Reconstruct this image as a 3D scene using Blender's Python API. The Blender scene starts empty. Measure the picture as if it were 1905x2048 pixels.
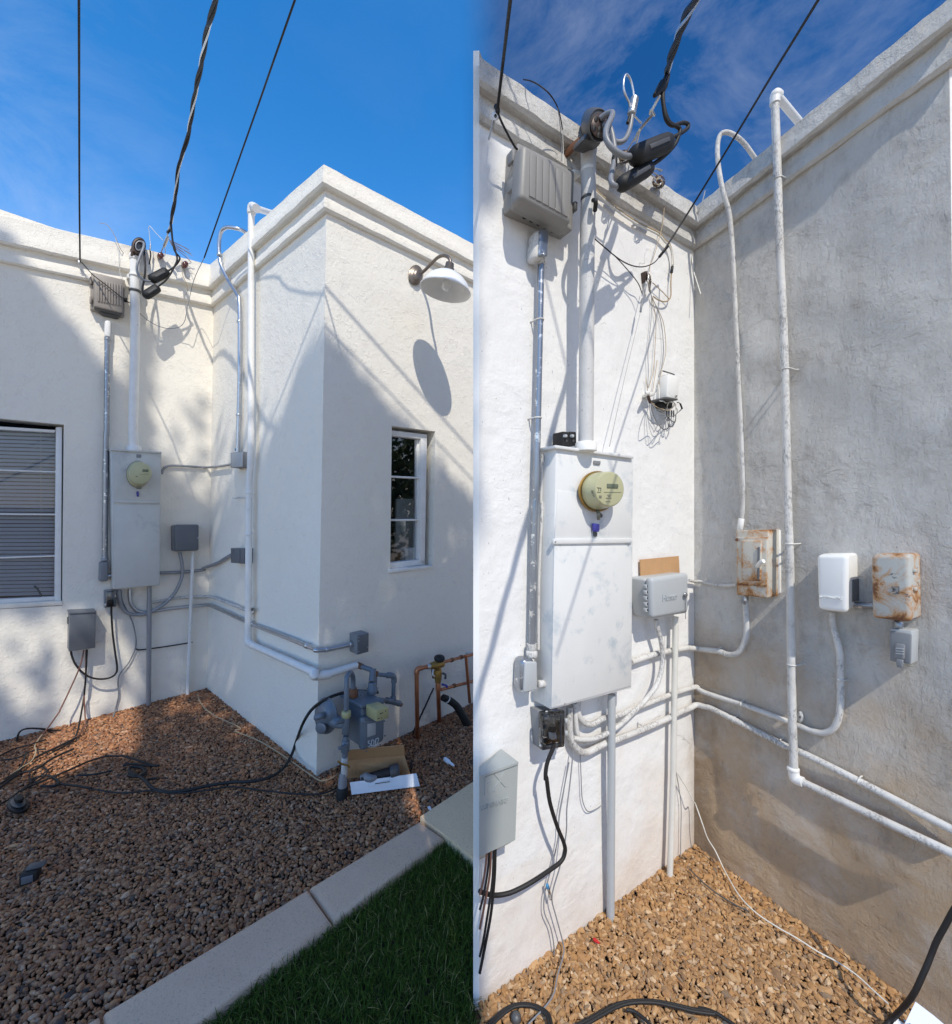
import bpy, bmesh, math, random
import numpy as np
from mathutils import Vector, Matrix
random.seed(7); rng = np.random.default_rng(7)
S = bpy.context.scene; COL = S.collection

# ------------------------------------------------------------- camera
F, CX, CY, EYE = 876.0, 952.5, 1024.0, 1.5
cd = bpy.data.cameras.new('camera'); cam = bpy.data.objects.new('camera', cd); COL.objects.link(cam)
cd.sensor_fit = 'HORIZONTAL'; cd.sensor_width = 36; cd.lens = 36 * F / 1905
cd.clip_start = .05; cd.clip_end = 500
cam.location = (0, 0, EYE); cam.rotation_euler = (math.pi / 2, 0, 0); S.camera = cam

# ------------------------------------------------------------- sky and sun
TH, EL = math.radians(107.5), math.radians(50)
SUN = Vector((-math.cos(TH) * math.cos(EL), -math.sin(TH) * math.cos(EL), math.sin(EL)))
world = bpy.data.worlds.new('World'); S.world = world; world.use_nodes = True
nt = world.node_tree; bg = nt.nodes['Background']
def wn(t, **k):
    n = nt.nodes.new(t)
    for a, b in k.items(): setattr(n, a, b)
    return n
sky = wn('ShaderNodeTexSky', sky_type='NISHITA', sun_disc=False)
sky.sun_elevation = EL; sky.sun_rotation = math.atan2(SUN.x, SUN.y); sky.altitude = 400; sky.dust_density = .4; sky.ozone_density = 2.2
tc = wn('ShaderNodeTexCoord')
mp = wn('ShaderNodeMapping'); mp.inputs['Scale'].default_value = (1, 1, 2.2); mp.inputs['Rotation'].default_value = (.25, .45, .35)
n1 = wn('ShaderNodeTexNoise'); n1.inputs['Scale'].default_value = 3.8; n1.inputs['Detail'].default_value = 12; n1.inputs['Roughness'].default_value = .66; n1.inputs['Distortion'].default_value = .5
r1 = wn('ShaderNodeValToRGB'); r1.color_ramp.elements[0].position = .44; r1.color_ramp.elements[1].position = .76
sx = wn('ShaderNodeSeparateXYZ')
mr = wn('ShaderNodeMapRange'); mr.inputs['From Min'].default_value = -.02; mr.inputs['From Max'].default_value = .12; mr.inputs['To Min'].default_value = .02; mr.inputs['To Max'].default_value = .27
mm = wn('ShaderNodeMath', operation='MULTIPLY')
hs = wn('ShaderNodeHueSaturation'); hs.inputs['Saturation'].default_value = 1.38; hs.inputs['Value'].default_value = 1.0
# the dry air turns a deeper blue away from the veil of haze on the left
deep = wn('ShaderNodeMix', data_type='RGBA', blend_type='MULTIPLY'); deep.inputs[7].default_value = (.40, .43, .50, 1)
dmr = wn('ShaderNodeMapRange'); dmr.inputs['From Min'].default_value = -.03; dmr.inputs['From Max'].default_value = .05; dmr.interpolation_type = 'SMOOTHSTEP'
mx = wn('ShaderNodeMix', data_type='RGBA'); mx.inputs[7].default_value = (2.9, 3.1, 3.6, 1)
L = nt.links.new
L(tc.outputs['Generated'], mp.inputs['Vector']); L(mp.outputs[0], n1.inputs['Vector']); L(n1.outputs['Fac'], r1.inputs[0])
L(tc.outputs['Generated'], sx.inputs[0]); L(sx.outputs['X'], mr.inputs['Value']); L(sx.outputs['X'], dmr.inputs['Value'])
L(r1.outputs['Color'], mm.inputs[0]); L(mr.outputs[0], mm.inputs[1]); L(mm.outputs[0], mx.inputs[0])
L(sky.outputs[0], hs.inputs['Color']); L(hs.outputs[0], deep.inputs[6]); L(dmr.outputs[0], deep.inputs[0])
L(deep.outputs[2], mx.inputs[6])
# faint cirrus on the far left, and the pale band that real air shows towards the horizon all round
wl = wn('ShaderNodeMapRange'); wl.inputs['From Min'].default_value = -.42; wl.inputs['From Max'].default_value = -.70; wl.inputs['To Max'].default_value = .30; L(sx.outputs['X'], wl.inputs['Value'])
ad_ = wn('ShaderNodeMath', operation='ADD'); L(mr.outputs[0], ad_.inputs[0]); L(wl.outputs[0], ad_.inputs[1]); L(ad_.outputs[0], mm.inputs[1])
iz = wn('ShaderNodeMath', operation='SUBTRACT', use_clamp=True); iz.inputs[0].default_value = 1; L(sx.outputs['Z'], iz.inputs[1])
pz = wn('ShaderNodeMath', operation='POWER'); pz.inputs[1].default_value = 6; L(iz.outputs[0], pz.inputs[0])
hz_ = wn('ShaderNodeMath', operation='MULTIPLY'); hz_.inputs[1].default_value = .8; L(pz.outputs[0], hz_.inputs[0])
hm = wn('ShaderNodeMix', data_type='RGBA'); hm.inputs[7].default_value = (5.2, 4.9, 4.7, 1); L(hz_.outputs[0], hm.inputs[0]); L(mx.outputs[2], hm.inputs[6]); L(hm.outputs[2], bg.inputs['Color'])
bg.inputs['Strength'].default_value = .15
sl = bpy.data.lights.new('sun', 'SUN'); sl.energy = 2.0; sl.angle = math.radians(.53); sl.color = (1, .94, .83)
so = bpy.data.objects.new('sun', sl); COL.objects.link(so); so.location = (5, -12, 16)
so.rotation_euler = SUN.to_track_quat('Z', 'Y').to_euler()
vs = S.view_settings; vs.view_transform = 'Standard'; vs.look = 'None'; vs.exposure = .86; vs.gamma = 1; vs.use_curve_mapping = False

# ------------------------------------------------------------- geometry helpers
def ray(p): return Vector(((p[0] - CX) / F, 1, (CY - p[1]) / F))
CAM = Vector((0, 0, EYE))
def PD(p, d): return CAM + ray(p) * d                       # at a distance d in front of the lens
def PZ(p, z=0.0):
    r = ray(p); return CAM + r * ((z - EYE) / r.z)          # on a level plane
def g2(x, y): v = PZ((x, y)); return Vector((v.x, v.y))
class Wall:
    def __init__(s, A, B, k=0):
        s.A = Vector((A[0], A[1], 0)); d = Vector((B[0] - A[0], B[1] - A[1], 0)); s.len = d.length
        s.u = d.normalized(); s.v = Vector((k, 0, 1)).normalized(); s.n = s.u.cross(s.v).normalized()
        if s.n.dot(CAM - s.A) < 0: s.n = -s.n
    def P(s, p, off=0.0):
        r = ray(p); o = s.A + s.n * off
        return CAM + r * ((o - CAM).dot(s.n) / r.dot(s.n))
class Level:
    n = Vector((0, 0, 1)); u = Vector((1, 0, 0)); v = Vector((0, 1, 0))
    def P(s, p, off=0.0): return PZ(p, off)
GND = Level()
def crop(ox, oy, s): return lambda *a: (ox + a[0] / s, oy + a[1] / s)
LA = crop(0, 340, 3.823); LB = crop(380, 300, 3.188); LC = crop(0, 820, 3.3125); LD = crop(400, 840, 3.3018)
LE = crop(0, 1350, 2.848); LF = crop(460, 1250, 3.698); LG = crop(610, 1310, 5.438); LH = crop(230, 430, 8.405); LI = crop(0, 1400, 6.163)
LK = crop(700, 1600, 4.438); LT = crop(0, 0, 1.926)
RA = crop(950, 0, 3.823); RB = crop(1380, 0, 3.522); RC = crop(950, 480, 3.823); RD = crop(1380, 480, 3.522)
RE = crop(950, 1000, 3.55); RF = crop(1380, 1000, 3.522); RG = crop(950, 1500, 3.627); RH = crop(1380, 1500, 3.522)
RI = crop(1280, 700, 11.04); RJ = crop(1100, 900, 9.732)
def on(c, w, off, *pts):                                    # crop points -> points on a plane; off may be a list
    o = off if isinstance(off, (list, tuple)) else [off] * len(pts)
    return [w.P(c(*p), q) for p, q in zip(pts, o)]
def at(c, d, *pts):
    o = d if isinstance(d, (list, tuple)) else [d] * len(pts)
    return [PD(c(*p), q) for p, q in zip(pts, o)]
def rp(px, pt): return px / F * pt.y

class G:
    def __init__(s): s.V = []; s.Fc = []; s.hard = False
    def add(s, V, Fc):
        b = len(s.V); s.V += [Vector(v) for v in V]; s.Fc += [tuple(i + b for i in f) for f in Fc]; return s
    def bm(s, b):
        b.verts.index_update(); return s.add([v.co.copy() for v in b.verts], [[v.index for v in f.verts] for f in b.faces])
    def hexa(s, fr, bk, bev=0, seg=2):
        s.hard = True
        b = bmesh.new(); vs = [b.verts.new(v) for v in list(fr) + list(bk)]
        for f in ((0, 1, 2, 3), (7, 6, 5, 4), (0, 4, 5, 1), (1, 5, 6, 2), (2, 6, 7, 3), (3, 7, 4, 0)): b.faces.new([vs[i] for i in f])
        bmesh.ops.recalc_face_normals(b, faces=b.faces)
        if bev: bmesh.ops.bevel(b, geom=b.edges[:], offset=bev, segments=seg, profile=.5, affect='EDGES', clamp_overlap=True)
        s.bm(b); b.free(); return s
    def qbox(s, c, w, quad, off, depth, bev=0, seg=2):      # quad TL,TR,BR,BL in crop pixels, front face at off
        fr = [w.P(c(*q), off) for q in quad]; return s.hexa(fr, [p - w.n * depth for p in fr], bev, seg)
    def box(s, cen, ax, ay, az, bev=0, seg=2):
        cen, ax, ay, az = map(Vector, (cen, ax, ay, az))
        fr = [cen - ax + ay + az, cen + ax + ay + az, cen + ax + ay - az, cen - ax + ay - az]
        return s.hexa(fr, [p - 2 * ay for p in fr], bev, seg)
    def tube(s, pts, r, seg=8, sub=4, caps=True):
        pts = [Vector(p) for p in pts]; rr = r if isinstance(r, (list, tuple)) else [r] * len(pts)
        Q, Rr = [], []
        n = len(pts)
        if sub > 1 and n > 2:
            for i in range(n - 1):
                p0, p1, p2, p3 = pts[max(i - 1, 0)], pts[i], pts[i + 1], pts[min(i + 2, n - 1)]
                for k in range(sub):
                    t = k / sub; t2, t3 = t * t, t * t * t
                    Q.append(.5 * ((2 * p1) + (p2 - p0) * t + (2 * p0 - 5 * p1 + 4 * p2 - p3) * t2 + (3 * p1 - p0 - 3 * p2 + p3) * t3)); Rr.append(rr[i] * (1 - t) + rr[i + 1] * t)
            Q.append(pts[-1]); Rr.append(rr[-1])
        else: Q, Rr = pts, rr
        V, Fc = [], []; m = len(Q); N = None
        for i in range(m):
            T = (Q[min(i + 1, m - 1)] - Q[max(i - 1, 0)])
            if T.length < 1e-9: T = Vector((0, 0, 1))
            T.normalize()
            if N is None:
                N = T.orthogonal().normalized()
            else:
                N = N - T * N.dot(T); N = N.normalized() if N.length > 1e-6 else T.orthogonal().normalized()
            Bn = T.cross(N)
            for k in range(seg):
                a = 2 * math.pi * k / seg; V.append(Q[i] + (N * math.cos(a) + Bn * math.sin(a)) * Rr[i])
        for i in range(m - 1):
            for k in range(seg):
                a, b2 = i * seg + k, i * seg + (k + 1) % seg; Fc.append((a, b2, b2 + seg, a + seg))
        if caps: Fc.append(tuple(range(seg))[::-1]); Fc.append(tuple(range((m - 1) * seg, m * seg)))
        return s.add(V, Fc)
    def rings(s, w, c, L_, seg=28, caps=(True, True)):      # rings (cx,cy,rx,ry,off) drawn on planes parallel to w
        V, Fc = [], []
        for cx, cy, rx, ry, off in L_:
            for k in range(seg):
                a = 2 * math.pi * k / seg; V.append(w.P(c(cx + rx * math.cos(a), cy + ry * math.sin(a)), off))
        for i in range(len(L_) - 1):
            for k in range(seg):
                a, b2 = i * seg + k, i * seg + (k + 1) % seg; Fc.append((a, b2, b2 + seg, a + seg))
        if caps[0]: Fc.append(tuple(range(seg))[::-1])
        if caps[1]: Fc.append(tuple(range((len(L_) - 1) * seg, len(L_) * seg)))
        return s.add(V, Fc)
    def lathe(s, o, ax, prof, seg=24, caps=(True, True)):   # profile (radius, height along ax)
        o, ax = Vector(o), Vector(ax).normalized(); a1 = ax.orthogonal().normalized(); a2 = ax.cross(a1)
        V, Fc = [], []
        for r, h in prof:
            for k in range(seg):
                a = 2 * math.pi * k / seg; V.append(o + ax * h + (a1 * math.cos(a) + a2 * math.sin(a)) * r)
        for i in range(len(prof) - 1):
            for k in range(seg):
                a, b2 = i * seg + k, i * seg + (k + 1) % seg; Fc.append((a, b2, b2 + seg, a + seg))
        if caps[0]: Fc.append(tuple(range(seg))[::-1])
        if caps[1]: Fc.append(tuple(range((len(prof) - 1) * seg, len(prof) * seg)))
        return s.add(V, Fc)
    def cyl(s, a, b, r, seg=14, bev=.15):
        a, b = Vector(a), Vector(b); h = (b - a).length; e = min(r * bev, h * .3)
        return s.lathe(a, b - a, [(r - e, 0), (r, e), (r, h - e), (r - e, h)], seg)
    def poly(s, pts): return s.add(pts, [tuple(range(len(pts)))])

ORG = {}
def mk(name, g, mat, parent=None, label=None, cat=None, group=None, kind=None, smooth=True, ang=None):
    if ang is None: ang = 26 if g.hard else 62
    V = g.V; lo = Vector((min(v.x for v in V), min(v.y for v in V), min(v.z for v in V))); hi = Vector((max(v.x for v in V), max(v.y for v in V), max(v.z for v in V)))
    o = Vector(((lo.x + hi.x) / 2, (lo.y + hi.y) / 2, lo.z))
    me = bpy.data.meshes.new(name); me.from_pydata([v - o for v in V], [], g.Fc)
    bm = bmesh.new(); bm.from_mesh(me); bmesh.ops.recalc_face_normals(bm, faces=bm.faces); bm.to_mesh(me); bm.free()
    me.materials.append(mat)
    if smooth:
        me.polygons.foreach_set('use_smooth', [True] * len(me.polygons)); me.set_sharp_from_angle(angle=math.radians(ang))
    ob = bpy.data.objects.new(name, me); COL.objects.link(ob)
    if parent is not None: ob.parent = parent; ob.location = o - ORG[parent]
    else: ob.location = o
    ORG[ob] = o
    if label: ob['label'] = label
    if cat: ob['category'] = cat
    if group: ob['group'] = group
    if kind: ob['kind'] = kind
    return ob
def thing(name, label, cat, loc, group=None):
    o = bpy.data.objects.new(name, None); COL.objects.link(o); o.location = Vector(loc); o.empty_display_size = .05
    ORG[o] = Vector(loc); o['label'] = label; o['category'] = cat
    if group: o['group'] = group
    return o
def text(name, body, mat, parent, w, c, p0, p1, off, thick=.002, size=None):
    """raised lettering running from crop point p0 to p1 on plane w"""
    cu = bpy.data.curves.new(name, 'FONT'); cu.body = body; cu.size = 1; cu.extrude = .5; tmp = bpy.data.objects.new(name + '_tmp', cu); COL.objects.link(tmp)
    dg = bpy.context.evaluated_depsgraph_get(); dg.update(); me = bpy.data.meshes.new_from_object(tmp.evaluated_get(dg)); bpy.data.objects.remove(tmp); 
    a, b = w.P(c(*p0), off), w.P(c(*p1), off); xs = [v.co.x for v in me.vertices]; wd = max(xs) - min(xs); x0 = min(xs)
    u = (b - a); sc = u.length / wd; u.normalize(); n = w.n; v = n.cross(u).normalized()
    if v.z < 0: v = -v
    hs_ = size or sc
    g = G(); g.add([a + u * (q.co.x - x0) * sc + v * q.co.y * hs_ + n * q.co.z * 2 * thick for q in me.vertices], [tuple(p.vertices) for p in me.polygons])
    bpy.data.meshes.remove(me)
    return mk(name, g, mat, parent, smooth=False)

# ------------------------------------------------------------- materials
def new(name):
    m = bpy.data.materials.new(name); m.use_nodes = True; t = m.node_tree; b = t.nodes['Principled BSDF']
    return m, t, b, t.nodes.new, t.links.new
def noise(t, scale, detail=4, rough=.55, dist=0, vec=None, ntype=None):
    n = t.nodes.new('ShaderNodeTexNoise'); n.inputs['Scale'].default_value = scale; n.inputs['Detail'].default_value = detail
    n.inputs['Roughness'].default_value = rough; n.inputs['Distortion'].default_value = dist
    if vec is None:
        gm = t.nodes.get('geo') or t.nodes.new('ShaderNodeNewGeometry'); gm.name = 'geo'; vec = gm.outputs['Position']
    t.links.new(vec, n.inputs['Vector']); return n.outputs['Fac']
def ramp(t, inp, a, b, ca=(0, 0, 0, 1), cb=(1, 1, 1, 1)):
    r = t.nodes.new('ShaderNodeValToRGB'); r.color_ramp.elements[0].position = a; r.color_ramp.elements[1].position = b
    r.color_ramp.elements[0].color = ca; r.color_ramp.elements[1].color = cb; t.links.new(inp, r.inputs[0]); return r.outputs[0]
def mixc(t, fac, a, b, bt='MIX'):
    m = t.nodes.new('ShaderNodeMix'); m.data_type = 'RGBA'; m.blend_type = bt
    for i, v in ((0, fac), (6, a), (7, b)):
        if isinstance(v, (int, float)): m.inputs[i].default_value = v
        elif isinstance(v, tuple): m.inputs[i].default_value = v if len(v) == 4 else (*v, 1)
        else: t.links.new(v, m.inputs[i])
    return m.outputs[2]
def mth(t, op, a, b=0.0, c=None):
    m = t.nodes.new('ShaderNodeMath'); m.operation = op
    for i, v in enumerate((a, b) if c is None else (a, b, c)):
        if isinstance(v, (int, float)): m.inputs[i].default_value = v
        else: t.links.new(v, m.inputs[i])
    return m.outputs[0]
def bump(t, b, h, strength, dist=.01, prev=None):
    n = t.nodes.new('ShaderNodeBump'); n.inputs['Strength'].default_value = strength; n.inputs['Distance'].default_value = dist
    t.links.new(h, n.inputs['Height'])
    if prev is not None: t.links.new(prev, n.inputs['Normal'])
    t.links.new(n.outputs[0], b.inputs['Normal']); return n.outputs[0]
def sxyz(t):
    gm = t.nodes.get('geo') or t.nodes.new('ShaderNodeNewGeometry'); gm.name = 'geo'
    s = t.nodes.new('ShaderNodeSeparateXYZ'); t.links.new(gm.outputs['Position'], s.inputs[0]); return s.outputs
def scaled(t, sc, rot=(0, 0, 0)):
    gm = t.nodes.get('geo') or t.nodes.new('ShaderNodeNewGeometry'); gm.name = 'geo'
    m = t.nodes.new('ShaderNodeMapping'); m.inputs['Scale'].default_value = sc; m.inputs['Rotation'].default_value = rot
    t.links.new(gm.outputs['Position'], m.inputs['Vector']); return m.outputs[0]
def paint(name, col, rough=.5, metal=0, var=.12, vs_=18, worn=None, wt=(.56, .62), wsc=30, bmp=.12, bsc=160, wdetail=6):
    m, t, b, N, Lk = new(name); b.inputs['Roughness'].default_value = rough; b.inputs['Metallic'].default_value = metal
    c = mixc(t, noise(t, vs_, 5), tuple(x * (1 - var) for x in col), tuple(min(1, x * (1 + var)) for x in col))
    if worn: c = mixc(t, ramp(t, noise(t, wsc, wdetail, .65, .3), *wt), c, worn)
    Lk(c, b.inputs['Base Color'])
    if bmp: bump(t, b, noise(t, bsc, 4), bmp, .003)
    return m
_k = PZ((1389, 1692)); CORNER = (_k.x, _k.y)
def stucco(name, kind):
    m, t, b, N, Lk = new(name); b.inputs['Roughness'].default_value = .85; b.inputs['Specular IOR Level'].default_value = .25
    Z = sxyz(t)['Z']
    if kind == 'new':
        c = mixc(t, noise(t, 1.7, 5), (.82, .77, .68, 1), (.87, .83, .74, 1))
        c = mixc(t, mth(t, 'MULTIPLY', ramp(t, noise(t, 14, 6, .7), .6, .8), .25), c, (.62, .58, .5, 1))
        Lk(c, b.inputs['Base Color'])
        dn = t.nodes.new('ShaderNodeTexNoise'); dn.inputs['Scale'].default_value = 26; dn.inputs['Detail'].default_value = 3
        gm = t.nodes['geo']; Lk(gm.outputs['Position'], dn.inputs['Vector'])
        va = t.nodes.new('ShaderNodeVectorMath'); va.operation = 'MULTIPLY_ADD'; va.inputs[1].default_value = (.09, .09, .09)
        Lk(dn.outputs['Color'], va.inputs[0]); Lk(gm.outputs['Position'], va.inputs[2])
        vo = t.nodes.new('ShaderNodeTexVoronoi'); vo.feature = 'DISTANCE_TO_EDGE'; vo.inputs['Scale'].default_value = 19; Lk(va.outputs[0], vo.inputs['Vector'])
        ln = ramp(t, vo.outputs['Distance'], 0, .07, (1, 1, 1, 1), (0, 0, 0, 1))
        ln = mth(t, 'MULTIPLY', ln, ramp(t, noise(t, 21, 3), .46, .60))
        h = mth(t, 'ADD', mth(t, 'MULTIPLY', ln, .55), mth(t, 'MULTIPLY', noise(t, 55, 5, .6), .8))
        p = bump(t, b, h, .40, .010); bump(t, b, noise(t, 7, 3), .25, .03, p)
    else:
        # patched old plaster: brush drags, pits, rain-splashed earth with ragged edge, dark mildew flecks
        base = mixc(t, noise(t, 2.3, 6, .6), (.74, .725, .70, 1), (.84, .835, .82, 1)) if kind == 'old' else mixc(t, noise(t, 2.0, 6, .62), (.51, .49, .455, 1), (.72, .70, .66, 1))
        spl = mth(t, 'ADD', mth(t, 'MULTIPLY', Z, -1.0 if kind == 'old' else -.62), mth(t, 'MULTIPLY', noise(t, 3.2, 7, .62, .3), 1.35))
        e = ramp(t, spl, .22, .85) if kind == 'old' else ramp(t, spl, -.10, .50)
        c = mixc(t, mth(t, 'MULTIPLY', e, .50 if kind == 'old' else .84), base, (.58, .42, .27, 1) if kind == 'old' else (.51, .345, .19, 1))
        if kind == 'old2':
            tr = noise(t, 1, 5, .6, .4, scaled(t, (5, 5, .9)))
            c = mixc(t, mth(t, 'MULTIPLY', ramp(t, tr, .5, .75), .45), c, (.40, .35, .29, 1))
            pt = noise(t, 2.6, 7, .7, .6)
            c = mixc(t, mth(t, 'MULTIPLY', ramp(t, pt, .58, .72), .3), c, (.34, .23, .13, 1))
        # soil and mildew lodged in the inside corner, ragged
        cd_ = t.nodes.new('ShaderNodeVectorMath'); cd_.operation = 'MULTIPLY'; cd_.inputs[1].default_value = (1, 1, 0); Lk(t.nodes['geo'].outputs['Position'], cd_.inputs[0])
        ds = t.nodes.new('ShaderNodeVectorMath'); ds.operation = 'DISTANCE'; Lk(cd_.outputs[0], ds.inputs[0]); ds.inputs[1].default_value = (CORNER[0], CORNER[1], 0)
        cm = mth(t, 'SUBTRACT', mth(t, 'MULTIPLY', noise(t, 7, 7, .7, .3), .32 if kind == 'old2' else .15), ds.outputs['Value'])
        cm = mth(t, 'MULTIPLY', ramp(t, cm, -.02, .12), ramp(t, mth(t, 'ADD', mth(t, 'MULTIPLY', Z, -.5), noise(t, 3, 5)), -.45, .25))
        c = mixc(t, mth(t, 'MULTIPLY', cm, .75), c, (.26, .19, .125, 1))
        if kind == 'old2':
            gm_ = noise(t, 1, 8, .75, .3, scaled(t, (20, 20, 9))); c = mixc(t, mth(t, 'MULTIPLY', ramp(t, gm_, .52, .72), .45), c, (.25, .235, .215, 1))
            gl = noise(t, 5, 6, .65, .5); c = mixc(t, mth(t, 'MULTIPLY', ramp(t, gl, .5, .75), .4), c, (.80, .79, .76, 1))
        fl = noise(t, 120, 3, .6, .2, scaled(t, (1, 1, .6)))
        c = mixc(t, mth(t, 'MULTIPLY', ramp(t, fl, .68, .74), .55), c, (.12, .10, .08, 1))
        vo = t.nodes.new('ShaderNodeTexVoronoi'); vo.feature = 'DISTANCE_TO_EDGE'; vo.inputs['Scale'].default_value = 1.7
        gm = t.nodes['geo']; dn = t.nodes.new('ShaderNodeTexNoise'); dn.inputs['Scale'].default_value = 9; dn.inputs['Detail'].default_value = 6; Lk(gm.outputs['Position'], dn.inputs['Vector'])
        va = t.nodes.new('ShaderNodeVectorMath'); va.operation = 'MULTIPLY_ADD'; va.inputs[1].default_value = (.22, .22, .22); Lk(dn.outputs['Color'], va.inputs[0]); Lk(gm.outputs['Position'], va.inputs[2]); Lk(va.outputs[0], vo.inputs['Vector'])
        ck = mth(t, 'MULTIPLY', ramp(t, vo.outputs['Distance'], .0007, .0022, (1, 1, 1, 1), (0, 0, 0, 1)), ramp(t, noise(t, 1.9, 2), *((.56, .60) if kind == 'old' else (.97, .99))))
        c = mixc(t, mth(t, 'MULTIPLY', ck, .6), c, (.25, .21, .17, 1))
        Lk(c, b.inputs['Base Color'])
        s1 = mth(t, 'ADD', mth(t, 'MULTIPLY', noise(t, 1, 5, .6, .6, scaled(t, (16, 16, 34), (.3, .25, 0))), .6), mth(t, 'MULTIPLY', noise(t, 24, 6, .68, .4), .5))
        s2 = noise(t, 1, 4, .6, .5, scaled(t, (70, 70, 22), (0, .3, .4)))
        ms = ramp(t, noise(t, 4.5, 3), .42, .6)
        h = mth(t, 'ADD', mth(t, 'MULTIPLY', s1, ms), mth(t, 'MULTIPLY', s2, .3))
        h = mth(t, 'SUBTRACT', h, mth(t, 'MULTIPLY', ck, .6))
        k = .36 if kind == 'old' else 1.25
        p = bump(t, b, h, k, .014); p = bump(t, b, noise(t, 110, 6, .75), k * .75, .006, p); bump(t, b, noise(t, 3.5, 3), .35 if kind == 'old2' else .2, .06, p)
    return m
M = {}
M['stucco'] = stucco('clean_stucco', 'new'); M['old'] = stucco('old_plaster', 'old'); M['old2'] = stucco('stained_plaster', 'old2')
M['white'] = paint('white_paint', (.78, .77, .74), .45, bmp=.08, worn=(.5, .47, .43), wt=(.66, .74))
m, t, b, N_, L_ = new('peeling_white_paint'); b.inputs['Roughness'].default_value = .6
c_ = mixc(t, noise(t, 9, 5), (.46, .44, .41, 1), (.76, .75, .72, 1))
pk = mth(t, 'MULTIPLY', ramp(t, noise(t, 150, 6, .7, .2, scaled(t, (1, 1, .45))), .48, .58), ramp(t, noise(t, 13, 4), .42, .60))
c_ = mixc(t, mth(t, 'MULTIPLY', pk, .8), c_, (.24, .235, .23, 1)); c_ = mixc(t, mth(t, 'MULTIPLY', ramp(t, noise(t, 22, 6, .7), .56, .7), .4), c_, (.42, .36, .29, 1))
L_(c_, b.inputs['Base Color']); bump(t, b, mth(t, 'SUBTRACT', noise(t, 120, 4), pk), .35, .003); M['whitepeel'] = m
M['mast'] = paint('aged_mast_paint', (.56, .55, .53), .55, worn=(.36, .35, .34), wt=(.60, .68), wsc=85, bmp=.35, bsc=110)
M['tubegrey'] = paint('grey_metal_paint', (.30, .31, .33), .45, .3, worn=(.6, .6, .6), wt=(.63, .68), wsc=40)
M['galv'] = paint('galvanised_metal', (.52, .54, .57), .32, .9, var=.2, worn=(.72, .72, .70), wt=(.62, .68), wsc=26)
M['galvpeel'] = paint('galvanised_with_paint_flakes', (.31, .33, .36), .34, .85, var=.2, worn=(.76, .75, .72), wt=(.57, .62), wsc=38)
M['cab'] = paint('weathered_grey_cabinet', (.56, .56, .53), .5, .0, var=.10, vs_=9, worn=(.40, .42, .42), wt=(.56, .74), wsc=7)
M['cabwhite'] = paint('peeling_white_cabinet', (.70, .70, .68), .5, .0, var=.08, vs_=8, worn=(.47, .52, .55), wt=(.55, .72), wsc=11, wdetail=9)
M['dgrey'] = paint('dark_grey_enamel', (.125, .135, .15), .4, .0, var=.06)
M['mgrey'] = paint('mid_grey_plastic', (.21, .22, .235), .5, var=.05)
M['lgrey'] = paint('light_grey_plastic', (.43, .45, .46), .45, var=.04)
M['ggrey'] = paint('greenish_grey_enamel', (.36, .385, .37), .45, var=.04)
M['beige'] = paint('taupe_plastic', (.30, .265, .23), .5, var=.05)
M['warmgrey'] = paint('warm_grey_plastic', (.26, .25, .235), .5, var=.05)
M['dark'] = paint('dark_gap', (.02, .02, .02), .8, bmp=0)
M['black'] = paint('black_rubber', (.010, .010, .010), .62, var=.2, bmp=.1)
M['blackcord'] = paint('black_cord', (.011, .010, .010), .62, var=.2, bmp=0)
M['bluegrey'] = paint('grey_cable', (.22, .23, .25), .42, var=.08, bmp=0)
M['bronze'] = paint('bronze_cast_metal', (.07, .045, .035), .45, .3, var=.3)
M['castgrey'] = paint('dark_cast_grey', (.10, .10, .10), .5, .3, var=.25)
M['knob'] = paint('brown_glaze', (.10, .025, .015), .12, var=.3, bmp=0)
M['copper'] = paint('copper', (.55, .24, .13), .38, .9, var=.3, worn=(.22, .10, .06), wt=(.58, .72), wsc=28)
M['brass'] = paint('brass', (.36, .22, .06), .45, .6, var=.3)
M['gas'] = paint('blue_grey_gas_paint', (.15, .18, .215), .45, .1, var=.12, worn=(.24, .13, .08), wt=(.72, .78), wsc=24)
M['rustpipe'] = paint('rusty_fitting', (.20, .09, .045), .75, .2, var=.3)
M['yellowed'] = paint('yellowed_plastic', (.44, .40, .20), .45, var=.07)
M['meter'] = paint('meter_plastic', (.46, .45, .27), .25, var=.05, bmp=0)
M['metercan'] = paint('meter_body', (.20, .195, .15), .3, .2, var=.1, bmp=0)
M['lcd'] = paint('lcd_glass', (.13, .15, .10), .2, var=.05, bmp=0)
M['ink'] = paint('dark_print', (.09, .09, .07), .6, bmp=0)
M['blue'] = paint('blue_tape', (.06, .24, .45), .4, bmp=0)
M['navy'] = paint('blue_seal', (.05, .05, .30), .35, bmp=0)
M['card'] = paint('cardboard', (.50, .29, .14), .85, var=.12, vs_=40)
M['paper'] = paint('white_card', (.80, .82, .86), .6, var=.02, bmp=0)
M['red'] = paint('red_plastic', (.55, .02, .02), .4, bmp=0)
M['bare'] = paint('bare_aluminium', (.62, .62, .62), .35, .8, bmp=.2)
M['whitecable'] = paint('white_cable', (.68, .66, .60), .5, var=.1, bmp=0)
M['tancable'] = paint('tan_cable', (.42, .32, .20), .6, var=.15, bmp=0)
M['browncable'] = paint('brown_wire', (.20, .09, .06), .5, var=.2, bmp=0)
M['drop'] = paint('lamp_white_enamel', (.82, .82, .80), .25, var=.02, bmp=0)
M['lampgrey'] = paint('lamp_pewter', (.19, .16, .135), .35, .6, var=.1)
M['blind'] = paint('blind_slat_paint', (.62, .66, .72), .45, var=.04, bmp=0)
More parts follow.
